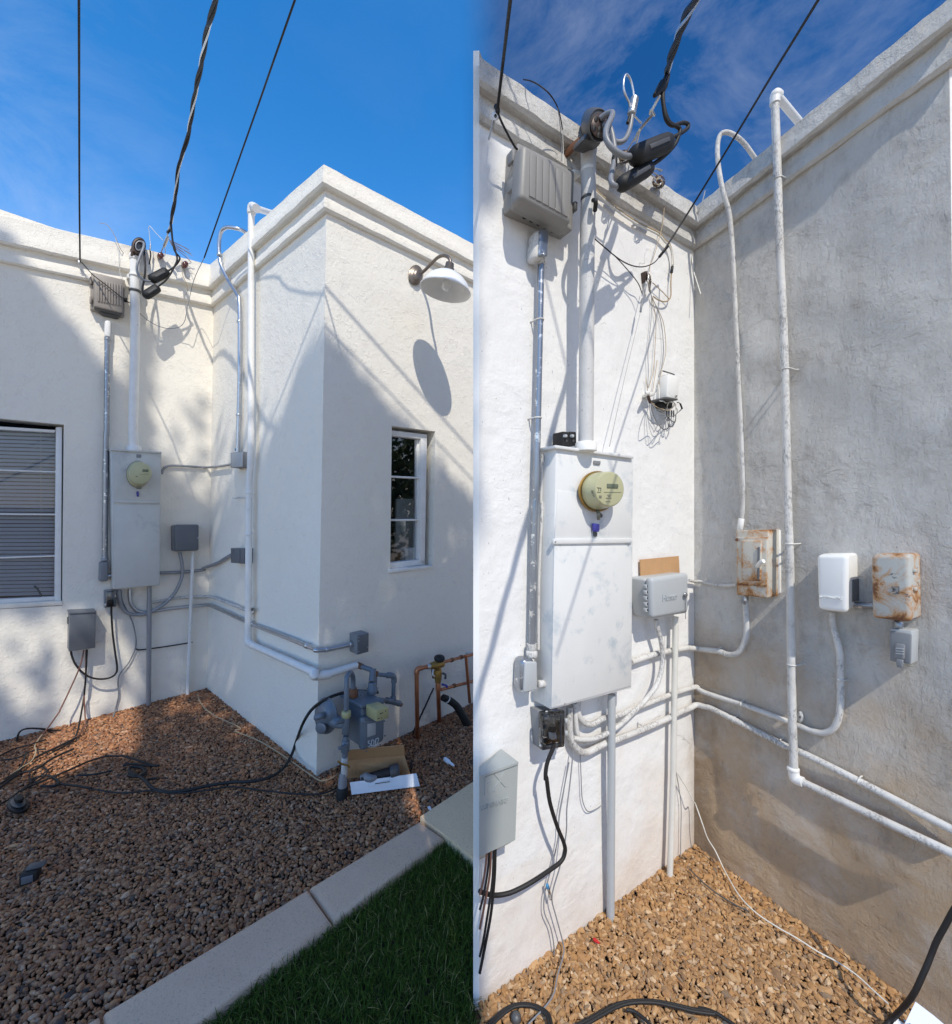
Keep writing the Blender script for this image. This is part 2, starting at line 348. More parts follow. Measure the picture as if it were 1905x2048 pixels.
M['room'] = paint('dim_room', (.05, .05, .055), .9, bmp=0)
M['bark'] = paint('bark', (.14, .10, .07), .9, var=.3, bmp=.5, bsc=30)
def rusty(name, base, lo, hi, sc):
    m, t, b, N, Lk = new(name); b.inputs['Roughness'].default_value = .65
    tc_ = N('ShaderNodeTexCoord'); sp = N('ShaderNodeSeparateXYZ'); Lk(tc_.outputs['Generated'], sp.inputs[0])
    ex = mth(t, 'ABSOLUTE', mth(t, 'SUBTRACT', mth(t, 'MULTIPLY', sp.outputs['X'], 2), 1)); ez = mth(t, 'ABSOLUTE', mth(t, 'SUBTRACT', mth(t, 'MULTIPLY', sp.outputs['Z'], 2), 1))
    edge = mth(t, 'POWER', mth(t, 'MAXIMUM', ex, ez), 7); low = mth(t, 'POWER', mth(t, 'SUBTRACT', 1, sp.outputs['Z']), 3)
    n = mth(t, 'ADD', noise(t, sc, 10, .72, .5), mth(t, 'ADD', mth(t, 'MULTIPLY', edge, .12), mth(t, 'MULTIPLY', low, .10))); c = mixc(t, noise(t, 10, 4), tuple(x * .9 for x in base), base)
    c = mixc(t, ramp(t, n, lo, lo + .14), c, (.46, .23, .08, 1)); c = mixc(t, ramp(t, n, hi, hi + .08), c, (.17, .07, .03, 1))
    c = mixc(t, ramp(t, noise(t, 21, 7, .7), .62, .66), c, (.10, .11, .13, 1)); Lk(c, b.inputs['Base Color']); bump(t, b, n, .4, .004); return m
M['rust1'] = rusty('rust_flaked_white_paint', (.58, .55, .48), .53, .66, 17); M['rust2'] = rusty('rust_stained_pale_paint', (.48, .49, .46), .49, .60, 14)
def glass(name, tint=(.9, .95, 1), fac=.12):
    m, t, b, N, Lk = new(name); t.nodes.remove(b); out = t.nodes['Material Output']
    tr = N('ShaderNodeBsdfTransparent'); tr.inputs[0].default_value = (*tint, 1); gl = N('ShaderNodeBsdfGlossy'); gl.inputs['Roughness'].default_value = .02
    fr = N('ShaderNodeFresnel'); fr.inputs[0].default_value = 1.5; ad = mth(t, 'ADD', fr.outputs[0], fac); mxs = N('ShaderNodeMixShader')
    Lk(ad, mxs.inputs[0]); Lk(tr.outputs[0], mxs.inputs[1]); Lk(gl.outputs[0], mxs.inputs[2]); Lk(mxs.outputs[0], out.inputs[0]); return m
M['glass'] = glass('window_glass', fac=.03); M['clear'] = glass('clear_plastic', (.82, .84, .86), .06)
def stones(name, cols, rough=.6, bsc=140):
    m, t, b, N, Lk = new(name); b.inputs['Roughness'].default_value = rough; b.inputs['Specular IOR Level'].default_value = .35
    gm = N('ShaderNodeNewGeometry'); gm.name = 'geo'; r = N('ShaderNodeValToRGB'); r.color_ramp.interpolation = 'LINEAR'; el = r.color_ramp.elements
    for i, c in enumerate(cols):
        p = i / (len(cols) - 1)
        if i == 0: el[0].position = 0; el[0].color = (*c, 1)
        elif i == len(cols) - 1: el[len(el) - 1].position = 1; el[len(el) - 1].color = (*c, 1)
        else: e = el.new(p); e.color = (*c, 1)
    Lk(gm.outputs['Random Per Island'], r.inputs[0])
    c = mixc(t, noise(t, 60, 5, .65), r.outputs[0], tuple([.55] * 3), 'OVERLAY'); Lk(c, b.inputs['Base Color']); bump(t, b, noise(t, bsc, 4), .25, .003); return m
M['pebble'] = stones('river_pebbles', [tuple(min(.8, q * f) for q, f in zip(c_, (1.10, .85, .66))) for c_ in [(.06, .04, .03), (.52, .40, .31), (.05, .045, .045), (.16, .085, .05), (.33, .185, .10), (.22, .12, .075), (.44, .27, .16), (.25, .16, .11), (.36, .19, .09), (.50, .34, .22), (.19, .11, .08), (.38, .24, .15), (.29, .14, .07)]])
M['chip'] = stones('tan_gravel_chips', [tuple(q * f for q, f in zip(c_, (.84, .69, .52))) for c_ in [(.22, .18, .15), (.72, .62, .50), (.28, .20, .14), (.40, .27, .15), (.52, .37, .22), (.34, .24, .15), (.46, .30, .16), (.58, .45, .30), (.30, .22, .16), (.44, .29, .15), (.38, .25, .15), (.55, .40, .25)]], .8, 220)
M['soil'] = paint('soil', (.035, .024, .016), .95, var=.3, vs_=30, bmp=.6, bsc=90)
M['soiltan'] = paint('tan_soil', (.10, .065, .035), .95, var=.3, vs_=30, bmp=.6, bsc=90)
def concrete(name, a, b_, spk):
    m, t, b, N, Lk = new(name); b.inputs['Roughness'].default_value = .9
    c = mixc(t, noise(t, 5, 7, .65), a, b_); c = mixc(t, mth(t, 'MULTIPLY', ramp(t, noise(t, 190, 3), .56, .68), .5), c, spk); c = mixc(t, mth(t, 'MULTIPLY', ramp(t, noise(t, 330, 2), .64, .7), .4), c, (.7, .66, .6, 1)); Lk(c, b.inputs['Base Color'])
    p = bump(t, b, noise(t, 210, 5, .7), .35, .004); bump(t, b, noise(t, 30, 4), .25, .01, p); return m
M['curb'] = concrete('curb_concrete', (.60, .40, .27, 1), (.78, .54, .37, 1), (.30, .21, .15, 1))
M['pave'] = concrete('pavement_concrete', (.80, .54, .31, 1), (.84, .62, .39, 1), (.30, .22, .15, 1))
m, t, b, N_, L_ = new('grass_blades'); b.inputs['Roughness'].default_value = .8; b.inputs['Specular IOR Level'].default_value = .12
gm = N_('ShaderNodeNewGeometry'); rr = N_('ShaderNodeValToRGB'); rr.color_ramp.elements[0].color = (.022, .05, .005, 1); rr.color_ramp.elements[1].color = (.40, .32, .14, 1); e_ = rr.color_ramp.elements.new(.90); e_.color = (.10, .155, .025, 1); L_(gm.outputs['Random Per Island'], rr.inputs[0]); L_(rr.outputs[0], b.inputs['Base Color']); M['grass'] = m
m, t, b, N_, L_ = new('tree_leaves'); b.inputs['Roughness'].default_value = .6; b.inputs['Base Color'].default_value = (.06, .09, .03, 1); M['leaf'] = m
M['yard'] = paint('pale_dry_ground', (.46, .38, .29), .95, var=.15, vs_=3, bmp=.3, bsc=40)

# ============================================================= GROUND
def v3(p, z): return Vector((p.x, p.y, z))
def sheet(name, pts, z, mat, thick=.0, label=None, kind='structure', bev=0):
    g = G()
    if thick:
        b = bmesh.new(); top = [b.verts.new((p[0], p[1], z)) for p in pts]; bot = [b.verts.new((p[0], p[1], z - thick)) for p in pts]
        b.faces.new(top); b.faces.new(bot[::-1]); n = len(pts)
        for i in range(n): b.faces.new((top[i], bot[i], bot[(i + 1) % n], top[(i + 1) % n]))
        bmesh.ops.recalc_face_normals(b, faces=b.faces)
        if bev: bmesh.ops.bevel(b, geom=[e for e in b.edges if e.verts[0].co.z > z - 1e-5 and e.verts[1].co.z > z - 1e-5], offset=bev, segments=3, profile=.5, affect='EDGES', clamp_overlap=True)
        g.bm(b); b.free()
    else: g.add([(p[0], p[1], z) for p in pts], [tuple(range(len(pts)))])
    return mk(name, g, mat, kind=kind, label=label)
sheet('ground', [(-60, -60), (60, -60), (60, 60), (-60, 60)], -.06, M['yard'], label='pale dry ground around and under both yards')

# plan of the left house (A..D) and the right house (N..E2)
kl = .018
A, C, E, D = g2(-60, 1500.5), g2(413.5, 1377), g2(633, 1553), g2(1010, 1376.5)
A = A + (A - C).normalized() * .6
L1, L2, L3 = Wall(A, C, kl), Wall(C, E, kl), Wall(E, D, kl)
rA, rC, rE = g2(959, 2010), g2(1389, 1692), g2(1925, 2081)
R1, R2 = Wall(rA, rC), Wall(rC, rE)

sheet('soil', [(-6, .2), (0, .2), (0, 2.2), (.5, 3.2), (1, 4.2), (-6, 5)], -.018, M['soil'], label='dark soil bed under the brown river pebbles')
sheet('soil', [(.001, .3), (2.2, .3), (2.2, 2.6), (.001, 2.6)], -.014, M['soiltan'], label='tan soil bed under the gravel chips')

# ============================================================= HOUSES
houseL = thing('house', 'clean white stuccoed house with a projecting wing and two windows', 'house', (C.x, C.y, 0))
houseR = thing('house', 'old stained plaster house corner crowded with peeling conduits above tan gravel', 'house', (rC.x, rC.y, 0))

def wall_mesh(w, pts_outline, holes=None, depth=.22):
    """outline: world pts bl,br,tr,tl on the wall's own plane; hole: 4 world pts tl,tr,br,bl"""
    g = G(); bl, br, tr, tl = pts_outline; dn = -w.n * depth
    if holes:
        a, b2, c, d = holes; rv = -w.n * .16
        g.add([tl, tr, br, bl, a, b2, c, d], [(0, 1, 5, 4), (1, 2, 6, 5), (2, 3, 7, 6), (3, 0, 4, 7)])
        h = [p + rv for p in holes]
        g.add(list(holes) + h, [(0, 1, 5, 4), (1, 2, 6, 5), (2, 3, 7, 6), (3, 0, 4, 7)])
    else: g.add([tl, tr, br, bl], [(0, 1, 2, 3)])
    g.add([tl, tr, tl + dn, tr + dn], [(0, 2, 3, 1)])
    return g
def lean(p, z, k): return Vector((p.x + k * z, p.y, z))
def zat(py, y): return EYE + (CY - py) / F * y
def offpt(w0, w1, d):
    """plan vertex where the offset lines of two walls meet"""
    if w0 is None or w1 is None: raise ValueError
    a = w0.A + w0.n * d; b = w1.A + w1.n * d; u, v = w0.u, w1.u
    den = u.x * v.y - u.y * v.x; t = ((b.x - a.x) * v.y - (b.y - a.y) * v.x) / den
    return Vector((a.x + u.x * t, a.y + u.y * t))
def px_on(w, d, px):                                       # plan point on offset line seen at pixel column px
    p = w.P((px, CY), d); return Vector((p.x, p.y))
# wall bodies
TOPL = 3.45
HOLE1 = [L1.P(p) for p in ((-60, 831), LC(425, 97), LC(414, 1297), (-60, 1221.8))]
HOLE3 = [L3.P(LD(*p)) for p in ((1268, 38), (1555, 75), (1540, 975), (1257, 1015))]
def outline(P0, P1, k, zt): return [lean(P0, -.06, k), lean(P1, -.06, k), lean(P1, zt, k), lean(P0, zt, k)]
mk('wall', wall_mesh(L1, outline(A, C, kl, TOPL), HOLE1), M['stucco'], houseL)
mk('wall', wall_mesh(L2, outline(C, E, kl, 3.36)), M['stucco'], houseL)
mk('wall', wall_mesh(L3, outline(E, D, kl, 3.36), HOLE3), M['stucco'], houseL)
def band(ws, cols, ys_top, ys_bot, d, mat, parent, k=0, back=.3):
    """one stepped parapet course: one mesh per wall. cols: plan vertices at offset 0 handled by walls; ys: pixel rows at each vertex"""
    n = len(ws)
    def vert(i, dd):
        if i == 0: return cols[0](dd)
        if i == n: return cols[1](dd)
        return offpt(ws[i - 1], ws[i], dd)
    for i, w in enumerate(ws):
        g = G(); rows = []
        for e in (i, i + 1):
            V = vert(e, d); zt, zb = zat(ys_top[e], V.y), zat(ys_bot[e], V.y); h = zt - zb; zm = zb + h * .42
            prof = [(-back, zt - .004), (d - .03, zt), (d - .010, zt - .012), (d - .007, zm + .012), (d + .002, zm - .014), (d + .003, zb + .010), (d - .007, zb), (-.03, zb + .006)]
            rows.append([lean(vert(e, o), z, k) if o > -.05 else lean(vert(e, o), z, k) for o, z in prof])
        m_ = len(rows[0]); SEG = 22
        V, Fc = [], []
        for q in range(SEG + 1):
            t = q / SEG
            for j in range(m_):
                p = rows[0][j].lerp(rows[1][j], t)
                if 0 < j < m_ - 1 and 0 < q < SEG: p = p + Vector((0, 0, random.uniform(-.0022, .0022))) + w.n * random.uniform(-.002, .002)
                V.append(p)
        for q in range(SEG):
            for j in range(m_ - 1): Fc.append((q * m_ + j, q * m_ + j + 1, (q + 1) * m_ + j + 1, (q + 1) * m_ + j))
        g.add(V, Fc)
        mk('parapet_band', g, mat, parent, ang=30)
cl = (lambda d: A + Vector((L1.n.x, L1.n.y)) * d, lambda d: D + Vector((L3.n.x, L3.n.y)) * d)
band([L1, L2, L3], cl, [333, 524, 320, 530], [397, 576, 367, 572], .056, M['stucco'], houseL, kl)
band([L1, L2, L3], cl, [390, 570, 360, 566], [441, 611, 417, 603], .028, M['stucco'], houseL, kl)
# right house
uE = R2.u * -.009
def leanE(p, z): return Vector((p.x + uE.x * z, p.y + uE.y * z, z))
def outR(P0, P1, f0, f1, z0, z1): return [f0(P0, -.06), f1(P1, -.06), f1(P1, z1), f0(P0, z0)]
vert_ = lambda p, z: Vector((p.x, p.y, z))
def fine_wall(w, q, nx, ny, amp):                          # old plaster is not flat: gentle swells in the sheet itself
    g = G(); bl, br, tr, tl = q; V, Fc = [], []; ph = [random.uniform(0, 6) for _ in range(8)]
    for j in range(ny + 1):
        for i in range(nx + 1):
            s, t = i / nx, j / ny; p = bl.lerp(br, s).lerp(tl.lerp(tr, s), t)
            e = min(1, s * 8, (1 - s) * 8)
            x, z = s * w.len, p.z
            h = math.sin(x * 7.1 + ph[0] + 1.5 * math.sin(z * 3 + ph[1])) * .4 + math.sin(z * 8.3 + ph[2] + x * 3) * .35 + math.sin((x + z) * 15 + ph[3] + 2 * math.sin(z * 6)) * .25
            V.append(p + w.n * (h * amp * e))
    for j in range(ny):
        for i in range(nx): a = j * (nx + 1) + i; Fc.append((a, a + 1, a + nx + 2, a + nx + 1))
    g.add(V, Fc); return g
mk('wall', fine_wall(R1, outR(rA, rC, vert_, vert_, 2.80, 2.78), 60, 90, .0015), M['old'], houseR)
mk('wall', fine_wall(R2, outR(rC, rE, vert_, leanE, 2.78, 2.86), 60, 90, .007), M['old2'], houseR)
# the free left end of the old wall: a narrow plastered edge, and the outer return on the far right
rN = Vector((rA.x - .0183, rA.y + .001)); rN0 = Vector((rN.x / rN.y * 1.9, 1.9)); zt_ = 2.905
g = G(); g.add([vert_(rN0, -.06), vert_(rN, -.06), vert_(rA, -.06), vert_(rN0, zt_), vert_(rN, zt_), vert_(rA, zt_), Vector((.25, 1.9, zt_))], [(0, 1, 4, 3), (1, 2, 5, 4), (3, 4, 5, 6)])
mk('wall_end', g, M['drop'], houseR, smooth=False)
rE2 = rE + Vector((.5, .12))
g = G(); g.add([vert_(rE, -.06), vert_(rE2, -.06), vert_(rE2, 3.1), leanE(rE, 3.06)], [(0, 1, 2, 3)]); mk('wall', g, M['old'], houseR)
cr = (lambda d: px_on(R1, d, 959), lambda d: rE + Vector((R2.n.x, R2.n.y)) * d)
band([R1, R2], cr, [95.5, 402, -33], [165, 450, 36], .042, M['old2'], houseR, 0)
band([R1, R2], cr, [160, 446, 30], [233, 495, 112], .021, M['old2'], houseR, 0)
for o in houseR.children:
    if o.name.startswith('parapet_band'):
        pass

# ---- window with blinds in the left wall
def win_bar(name, w, c, q, off, d, parent, mat=None, bev=.004): return mk(name, G().qbox(c, w, q, off, d, bev), mat or M['white'], parent)
w1 = mk('window', G().qbox(LC, L1, [(-200, 95), (372, 132), (360, 150), (-200, 118)], -.03, .05, .003), M['white'], houseL)       # top rail carries the rest
win_bar('frame', L1, LC, [(371, 112), (412, 112), (404, 1292), (361, 1264)], -.028, .06, w1)
win_bar('frame', L1, LC, [(-200, 1262), (366, 1236), (362, 1262), (-200, 1292)], -.028, .055, w1)
win_bar('sill', L1, LC, [(-200, 1294), (412, 1266), (416, 1294), (-200, 1330)], .004, .16, w1, M['stucco'])
for y0, y1 in ((392, 411), (689, 693), (986, 968)):
    win_bar('muntin', L1, LC, [(-200, y0 - 7), (374, y1 - 6), (374, y1 + 5), (-200, y0 + 6)], -.034, .03, w1)
mk('pane', G().add([L1.P(LC(*p), -.055) for p in ((-200, 100), (372, 140), (366, 1245), (-200, 1275))], [(0, 1, 2, 3)]), M['glass'], w1)
for i in range(43):
    y = 150 + i * 25.6; yr = 168 + i * 24.9
    a, b_ = L1.P(LC(-180, y), -.105), L1.P(LC(366, yr), -.105)
    dr = (b_ - a).normalized(); mid = (a + b_) / 2; tilt = random.uniform(.74, .84)
    n_ = (L1.n * math.cos(tilt) + Vector((0, 0, -1)) * math.sin(tilt)).normalized(); up = dr.cross(n_).normalized()
    mk('blind_slat', G().box(mid, dr * (b_ - a).length / 2, up * .0006, n_ * .0135), M['blind'], w1)
for x in (270,):
    mk('blind_cord', G().tube(on(LC, L1, -.088, (x, 130), (x + 2, 700), (x - 6, 1240)), .0014, 5), M['whitecable'], w1)
mk('latch', G().tube(on(LC, L1, -.03, (228, 1165), (250, 1190), (272, 1228), (262, 1236)), .005, 6), M['castgrey'], w1)
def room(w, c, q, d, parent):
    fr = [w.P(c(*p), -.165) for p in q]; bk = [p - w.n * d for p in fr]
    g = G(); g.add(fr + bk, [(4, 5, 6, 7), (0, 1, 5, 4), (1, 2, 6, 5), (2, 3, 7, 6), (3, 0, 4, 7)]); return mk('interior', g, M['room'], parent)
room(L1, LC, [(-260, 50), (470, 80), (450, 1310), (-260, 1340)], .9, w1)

# ---- narrow casement in the wing
w3 = mk('window', G().qbox(LD, L3, [(1225, 62), (1502, 95), (1500, 128), (1225, 98)], -.035, .06, .003), M['white'], houseL)
win_bar('frame', L3, LD, [(1462, 122), (1502, 122), (1487, 962), (1450, 935)], -.033, .06, w3)
win_bar('frame', L3, LD, [(1222, 948), (1487, 920), (1487, 955), (1222, 986)], -.033, .06, w3)
win_bar('frame', L3, LD, [(1222, 80), (1268, 85), (1258, 985), (1212, 985)], -.036, .06, w3)
win_bar('sash', L3, LD, [(1435, 125), (1462, 125), (1455, 935), (1440, 935)], -.06, .03, w3)
win_bar('sill', L3, LD, [(1252, 988), (1540, 960), (1542, 976), (1254, 1014)], .012, .17, w3)
for y0, y1 in ((373, 383), (661, 660)): win_bar('muntin', L3, LD, [(1255, y0 - 7), (1468, y1 - 6), (1468, y1 + 6), (1255, y0 + 7)], -.05, .02, w3)
mk('pane', G().add([L3.P(LD(*p), -.07) for p in ((1240, 85), (1470, 110), (1460, 945), (1235, 965))], [(0, 1, 2, 3)]), M['glass'], w3)
room(L3, LD, [(1150, 30), (1640, 80), (1620, 980), (1140, 1020)], 1.1, w3)
t = thing('leaning_board', 'pale board leaning inside the narrow window', 'board', L3.P(LD(1350, 960), -.5)); mk('panel', G().qbox(LD, L3, [(1300, 520), (1410, 520), (1420, 960), (1290, 960)], -.45, .02, .003), M['lgrey'], t)
t = thing('carton', 'small white carton behind the bottom pane of the narrow window', 'box', L3.P(LD(1390, 920), -.2)); mk('body', G().qbox(LD, L3, [(1355, 855), (1425, 850), (1425, 925), (1355, 930)], -.19, .08, .004), M['white'], t); mk('lid', G().qbox(LD, L3, [(1352, 848), (1428, 843), (1428, 857), (1352, 862)], -.186, .09, .003), M['paper'], t)
t = thing('flower_pot', 'orange clay pot on the sill inside the narrow window', 'pot', L3.P(LD(1300, 935), -.2)); mk('pot', G().rings(GND, lambda x, y: (x, y), []) if False else G().lathe(L3.P(LD(1300, 935), -.22), (0, 0, 1), [(.022, 0), (.032, .05), (.036, .05), (.036, .062)], 18), M['rustpipe'], t)

# ============================================================= GRAVEL, CURB, PAVEMENT, GRASS
def inpoly(P, x, y):
    r = np.zeros(len(x), bool); n = len(P); j = n - 1
    for i in range(n):
        xi, yi, xj, yj = P[i][0], P[i][1], P[j][0], P[j][1]
        c = ((yi > y) != (yj > y)) & (x < (xj - xi) * (y - yi) / (yj - yi + 1e-12) + xi); r ^= c; j = i
    return r
def gz(p, z): v = PZ(p, z); return (v.x, v.y)
ZC = .04
cl0, cl1 = gz(LK(625, 172), ZC), gz((160, 2050), ZC); cr0, cr1 = gz(LK(845, 328), ZC), gz((385, 2052), ZC)
def lp(a, b, t): return (a[0] + (b[0] - a[0]) * t, a[1] + (b[1] - a[1]) * t)
tj1 = .44; tj2 = .965
curb = thing('curb', 'grey concrete mow curb between the brown pebbles and the lawn', 'curb', (cl0[0], cl0[1], 0))
def tpar(a, b, p): dx_, dy_ = b[0] - a[0], b[1] - a[1]; return ((p[0] - a[0]) * dx_ + (p[1] - a[1]) * dy_) / (dx_ * dx_ + dy_ * dy_)
tl_1, tr_1 = tpar(cl0, cl1, gz((618, 1774), ZC)), tpar(cr0, cr1, gz((668, 1844), ZC)); tl_2 = tpar(cl0, cl1, gz((203, 2022), ZC)); tr_2 = tr_1 + (tl_2 - tl_1) * math.dist(cl0, cl1) / math.dist(cr0, cr1)
for (a_, a2_), (b_, b2_) in (((0, 0), (tl_1, tr_1)), ((tl_1, tr_1), (tl_2, tr_2)), ((tl_2, tr_2), (1.5, 1.6))):
    e = .003; q = [lp(cl0, cl1, a_ + e), lp(cl0, cl1, b_ - e), lp(cr0, cr1, b2_ - e), lp(cr0, cr1, a2_ + e)]
    g = G(); b = bmesh.new(); top = [b.verts.new((p[0], p[1], ZC)) for p in q]; bot = [b.verts.new((p[0], p[1], -.05)) for p in q]
    b.faces.new(top); b.faces.new(bot[::-1])
    for i in range(4): b.faces.new((top[i], bot[i], bot[(i + 1) % 4], top[(i + 1) % 4]))
    bmesh.ops.recalc_face_normals(b, faces=b.faces); bmesh.ops.bevel(b, geom=[e_ for e_ in b.edges if min(v.co.z for v in e_.verts) > ZC - .01], offset=.022, segments=4, profile=.5, affect='EDGES'); g.bm(b); b.free()
    mk('curb_block', g, M['curb'], curb)
P1, P2, P3, P4 = gz(LK(625, 160), ZC), gz((951, 1563), ZC), gz((951, 1722), ZC), gz(LK(852, 325), ZC)
sheet('pavement', [P1, P2, (-.004, P2[1] + .2), (-.004, P3[1]), P3, P4], ZC + .006, M['pave'], .08, 'tan concrete slab at the far end of the curb', bev=.008)

def ico(sub):
    b = bmesh.new(); bmesh.ops.create_icosphere(b, subdivisions=sub, radius=1); b.verts.ensure_lookup_table()
    V = np.array([v.co[:] for v in b.verts]); T = np.array([[v.index for v in f.verts] for f in b.faces]); b.free(); return V, T
def rots(n):
    q = rng.normal(size=(n, 4)); q /= np.linalg.norm(q, axis=1)[:, None]; w, x, y, z = q.T
    return np.stack([np.stack([1 - 2 * (y * y + z * z), 2 * (x * y - z * w), 2 * (x * z + y * w)], 1), np.stack([2 * (x * y + z * w), 1 - 2 * (x * x + z * z), 2 * (y * z - x * w)], 1), np.stack([2 * (x * z - y * w), 2 * (y * z + x * w), 1 - 2 * (x * x + y * y)], 1)], 1)
def tilt_rots(n, tilt):
    a = rng.uniform(0, 6.283, n); R = np.zeros((n, 3, 3)); R[:, 0, 0] = np.cos(a); R[:, 0, 1] = -np.sin(a); R[:, 1, 0] = np.sin(a); R[:, 1, 1] = np.cos(a); R[:, 2, 2] = 1
    b = rng.normal(0, tilt, n); X = np.zeros((n, 3, 3)); X[:, 0, 0] = 1; X[:, 1, 1] = np.cos(b); X[:, 1, 2] = -np.sin(b); X[:, 2, 1] = np.sin(b); X[:, 2, 2] = np.cos(b)
    return R @ X
def stone_bed(name, label, mat, poly, sp, size, asp, hgt, angular, sub, smooth, layers=1, tilt=.5):
    P = np.array(poly); x0, y0 = P.min(0); x1, y1 = P.max(0); xs, ys, zs = [], [], []
    for l in range(layers):
        gx, gy = np.meshgrid(np.arange(x0, x1, sp), np.arange(y0, y1, sp)); x = gx.ravel() + rng.uniform(-.5, .5, gx.size) * sp; y = gy.ravel() + rng.uniform(-.5, .5, gx.size) * sp
        k = inpoly(poly, x, y) & (np.abs(x) < y * 1.25 + .2); xs.append(x[k]); ys.append(y[k]); zs.append(np.full(k.sum(), l * size * .55))
    x, y, z = map(np.concatenate, (xs, ys, zs)); n = len(x); V, T = ico(sub)
    s = size * np.exp(rng.normal(0, .24, n)); sc = np.stack([s * rng.uniform(*asp, n), s * rng.uniform(.8, 1.1, n), s * rng.uniform(*hgt, n)], 1)
    base = V[None] * (1 + angular * rng.uniform(-1, 1, (n, len(V)))[..., None])
    W = np.einsum('nij,nvj->nvi', tilt_rots(n, tilt), base * sc[:, None]); W += np.stack([x, y, z + rng.uniform(-.3, .45, n) * size + size * .1], 1)[:, None]
    nv = len(V); Tt = (T[None] + (np.arange(n) * nv)[:, None, None]).reshape(-1, 3)
    me = bpy.data.meshes.new(name); me.vertices.add(n * nv); me.vertices.foreach_set('co', W.reshape(-1).astype(np.float32)); me.loops.add(Tt.size); me.loops.foreach_set('vertex_index', Tt.reshape(-1).astype(np.int32))
    me.polygons.add(len(Tt)); me.polygons.foreach_set('loop_start', np.arange(0, Tt.size, 3, dtype=np.int32)); me.polygons.foreach_set('use_smooth', np.full(len(Tt), smooth)); me.update(calc_edges=True); me.materials.append(mat)
    o = bpy.data.objects.new(name, me); COL.objects.link(o); o['label'] = label; o['kind'] = 'stuff'; return o
inL1 = lambda p, d: (p[0] + d * 0, p[1])
polyL = [tuple(A), tuple(C), tuple(E), tuple(D), (.0, 3.2), (-.004, P2[1]), P2, P1, cl0, lp(cl0, cl1, 1.5), (-2.2, 1.0)]
stone_bed('pebbles', 'bed of rounded brown river pebbles in the shaded yard', M['pebble'], polyL, .0120, .0067, (1.0, 1.8), (.55, .9), .12, 1, True, 1, 1.0)
stone_bed('pebbles', 'scattered larger brown pebbles lying on top of the bed', M['pebble'], polyL, .034, .0088, (1.0, 1.7), (.5, .8), .12, 1, True, 1, .6)
polyR = [(rA.x + .004, rA.y), tuple(rC), tuple(rE), (1.7, 1.0), (rA.x + .004, 1.0)]
stone_bed('gravel', 'bed of angular tan gravel chips between the old plaster walls', M['chip'], polyR, .0126, .0070, (.9, 1.9), (.45, .85), .32, 1, False, 2, 1.2)
# lawn
grP = [cr0, P4, P3, (-.004, P3[1]), (-.004, .9), lp(cr0, cr1, 1.5)]
sheet('lawn_soil', grP, -.004, M['soil'], label='dark soil under the lawn')
n = 22000; P = np.array(grP); x = rng.uniform(P[:, 0].min(), P[:, 0].max(), n * 3); y = rng.uniform(P[:, 1].min(), P[:, 1].max(), n * 3); k = inpoly(grP, x, y); x, y = x[k][:n], y[k][:n]; n = len(x)
h = rng.uniform(.018, .055, n); a = rng.uniform(0, 6.283, n); bd = rng.uniform(.1, 1.25, n) * h; wd = rng.uniform(.0007, .0016, n)
dx, dy = np.cos(a), np.sin(a); px_, py_ = -dy, dx; rows = []
for t, ws in ((0, 1), (.4, .9), (.75, .65), (1, .06)):
    cx = x + dx * bd * t ** 1.8; cy = y + dy * bd * t ** 1.8; cz = h * t * (1 - .25 * t * (bd / h)) - .003
    rows.append(np.stack([cx - px_ * wd * ws, cy - py_ * wd * ws, cz], 1)); rows.append(np.stack([cx + px_ * wd * ws, cy + py_ * wd * ws, cz], 1))
W = np.stack(rows, 1).reshape(-1, 3); Q = (np.array([[0, 1, 3, 2], [2, 3, 5, 4], [4, 5, 7, 6]])[None] + (np.arange(n) * 8)[:, None, None]).reshape(-1, 4)
me = bpy.data.meshes.new('grass'); me.from_pydata(W, [], Q); me.materials.append(M['grass']); o = bpy.data.objects.new('grass', me); COL.objects.link(o); o['label'] = 'dark green lawn grass in the corner by the curb'; o['kind'] = 'stuff'

# ============================================================= UNSEEN TREE added behind the viewer, crown shaped to shade the left yard
SL1 = [[(-60, 470), (0, 497), (35, 515), (110, 612), (160, 690), (205, 735), (262, 800), (270, 640), (306, 645), (308, 905), (360, 960), (413, 1010), (413, 1377), (310, 1405), (270, 1290), (215, 1215), (130, 1200), (60, 1235), (20, 1210), (-60, 1240)], [(-60, 1370), (10, 1400), (50, 1470), (-60, 1505)]]
SL2 = [[(655, 668), (622, 690), (588, 770), (560, 850), (520, 900), (495, 960), (440, 985), (413, 1010), (413, 1377), (633, 1553), (640, 1100)]]
SL3 = [[(652, 668), (700, 728), (780, 828), (860, 905), (947, 1005), (1000, 1060), (1000, 1400), (633, 1553)]]
SG = [[(-80, 1500), (413, 1377), (633, 1553), (947, 1400), (947, 1560), (840, 1637), (890, 1680), (952, 1722), (952, 2120), (-80, 2120)]]
LITG = [[(20, 1535), (120, 1445), (260, 1400), (305, 1425), (225, 1505), (90, 1580)], [(225, 1480), (285, 1450), (300, 1490), (235, 1520)], [(150, 1520), (205, 1490), (215, 1510), (165, 1540)]]
def sample(polys, n):
    out = []
    for p in polys:
        q = np.array(p); ar = abs(np.sum(q[:, 0] * np.roll(q[:, 1], -1) - np.roll(q[:, 0], -1) * q[:, 1])) / 2; m_ = int(n * ar)
        x = rng.uniform(q[:, 0].min(), q[:, 0].max(), m_ * 4); y = rng.uniform(q[:, 1].min(), q[:, 1].max(), m_ * 4); k = inpoly(p, x, y); out += list(zip(x[k][:m_], y[k][:m_]))
    return out
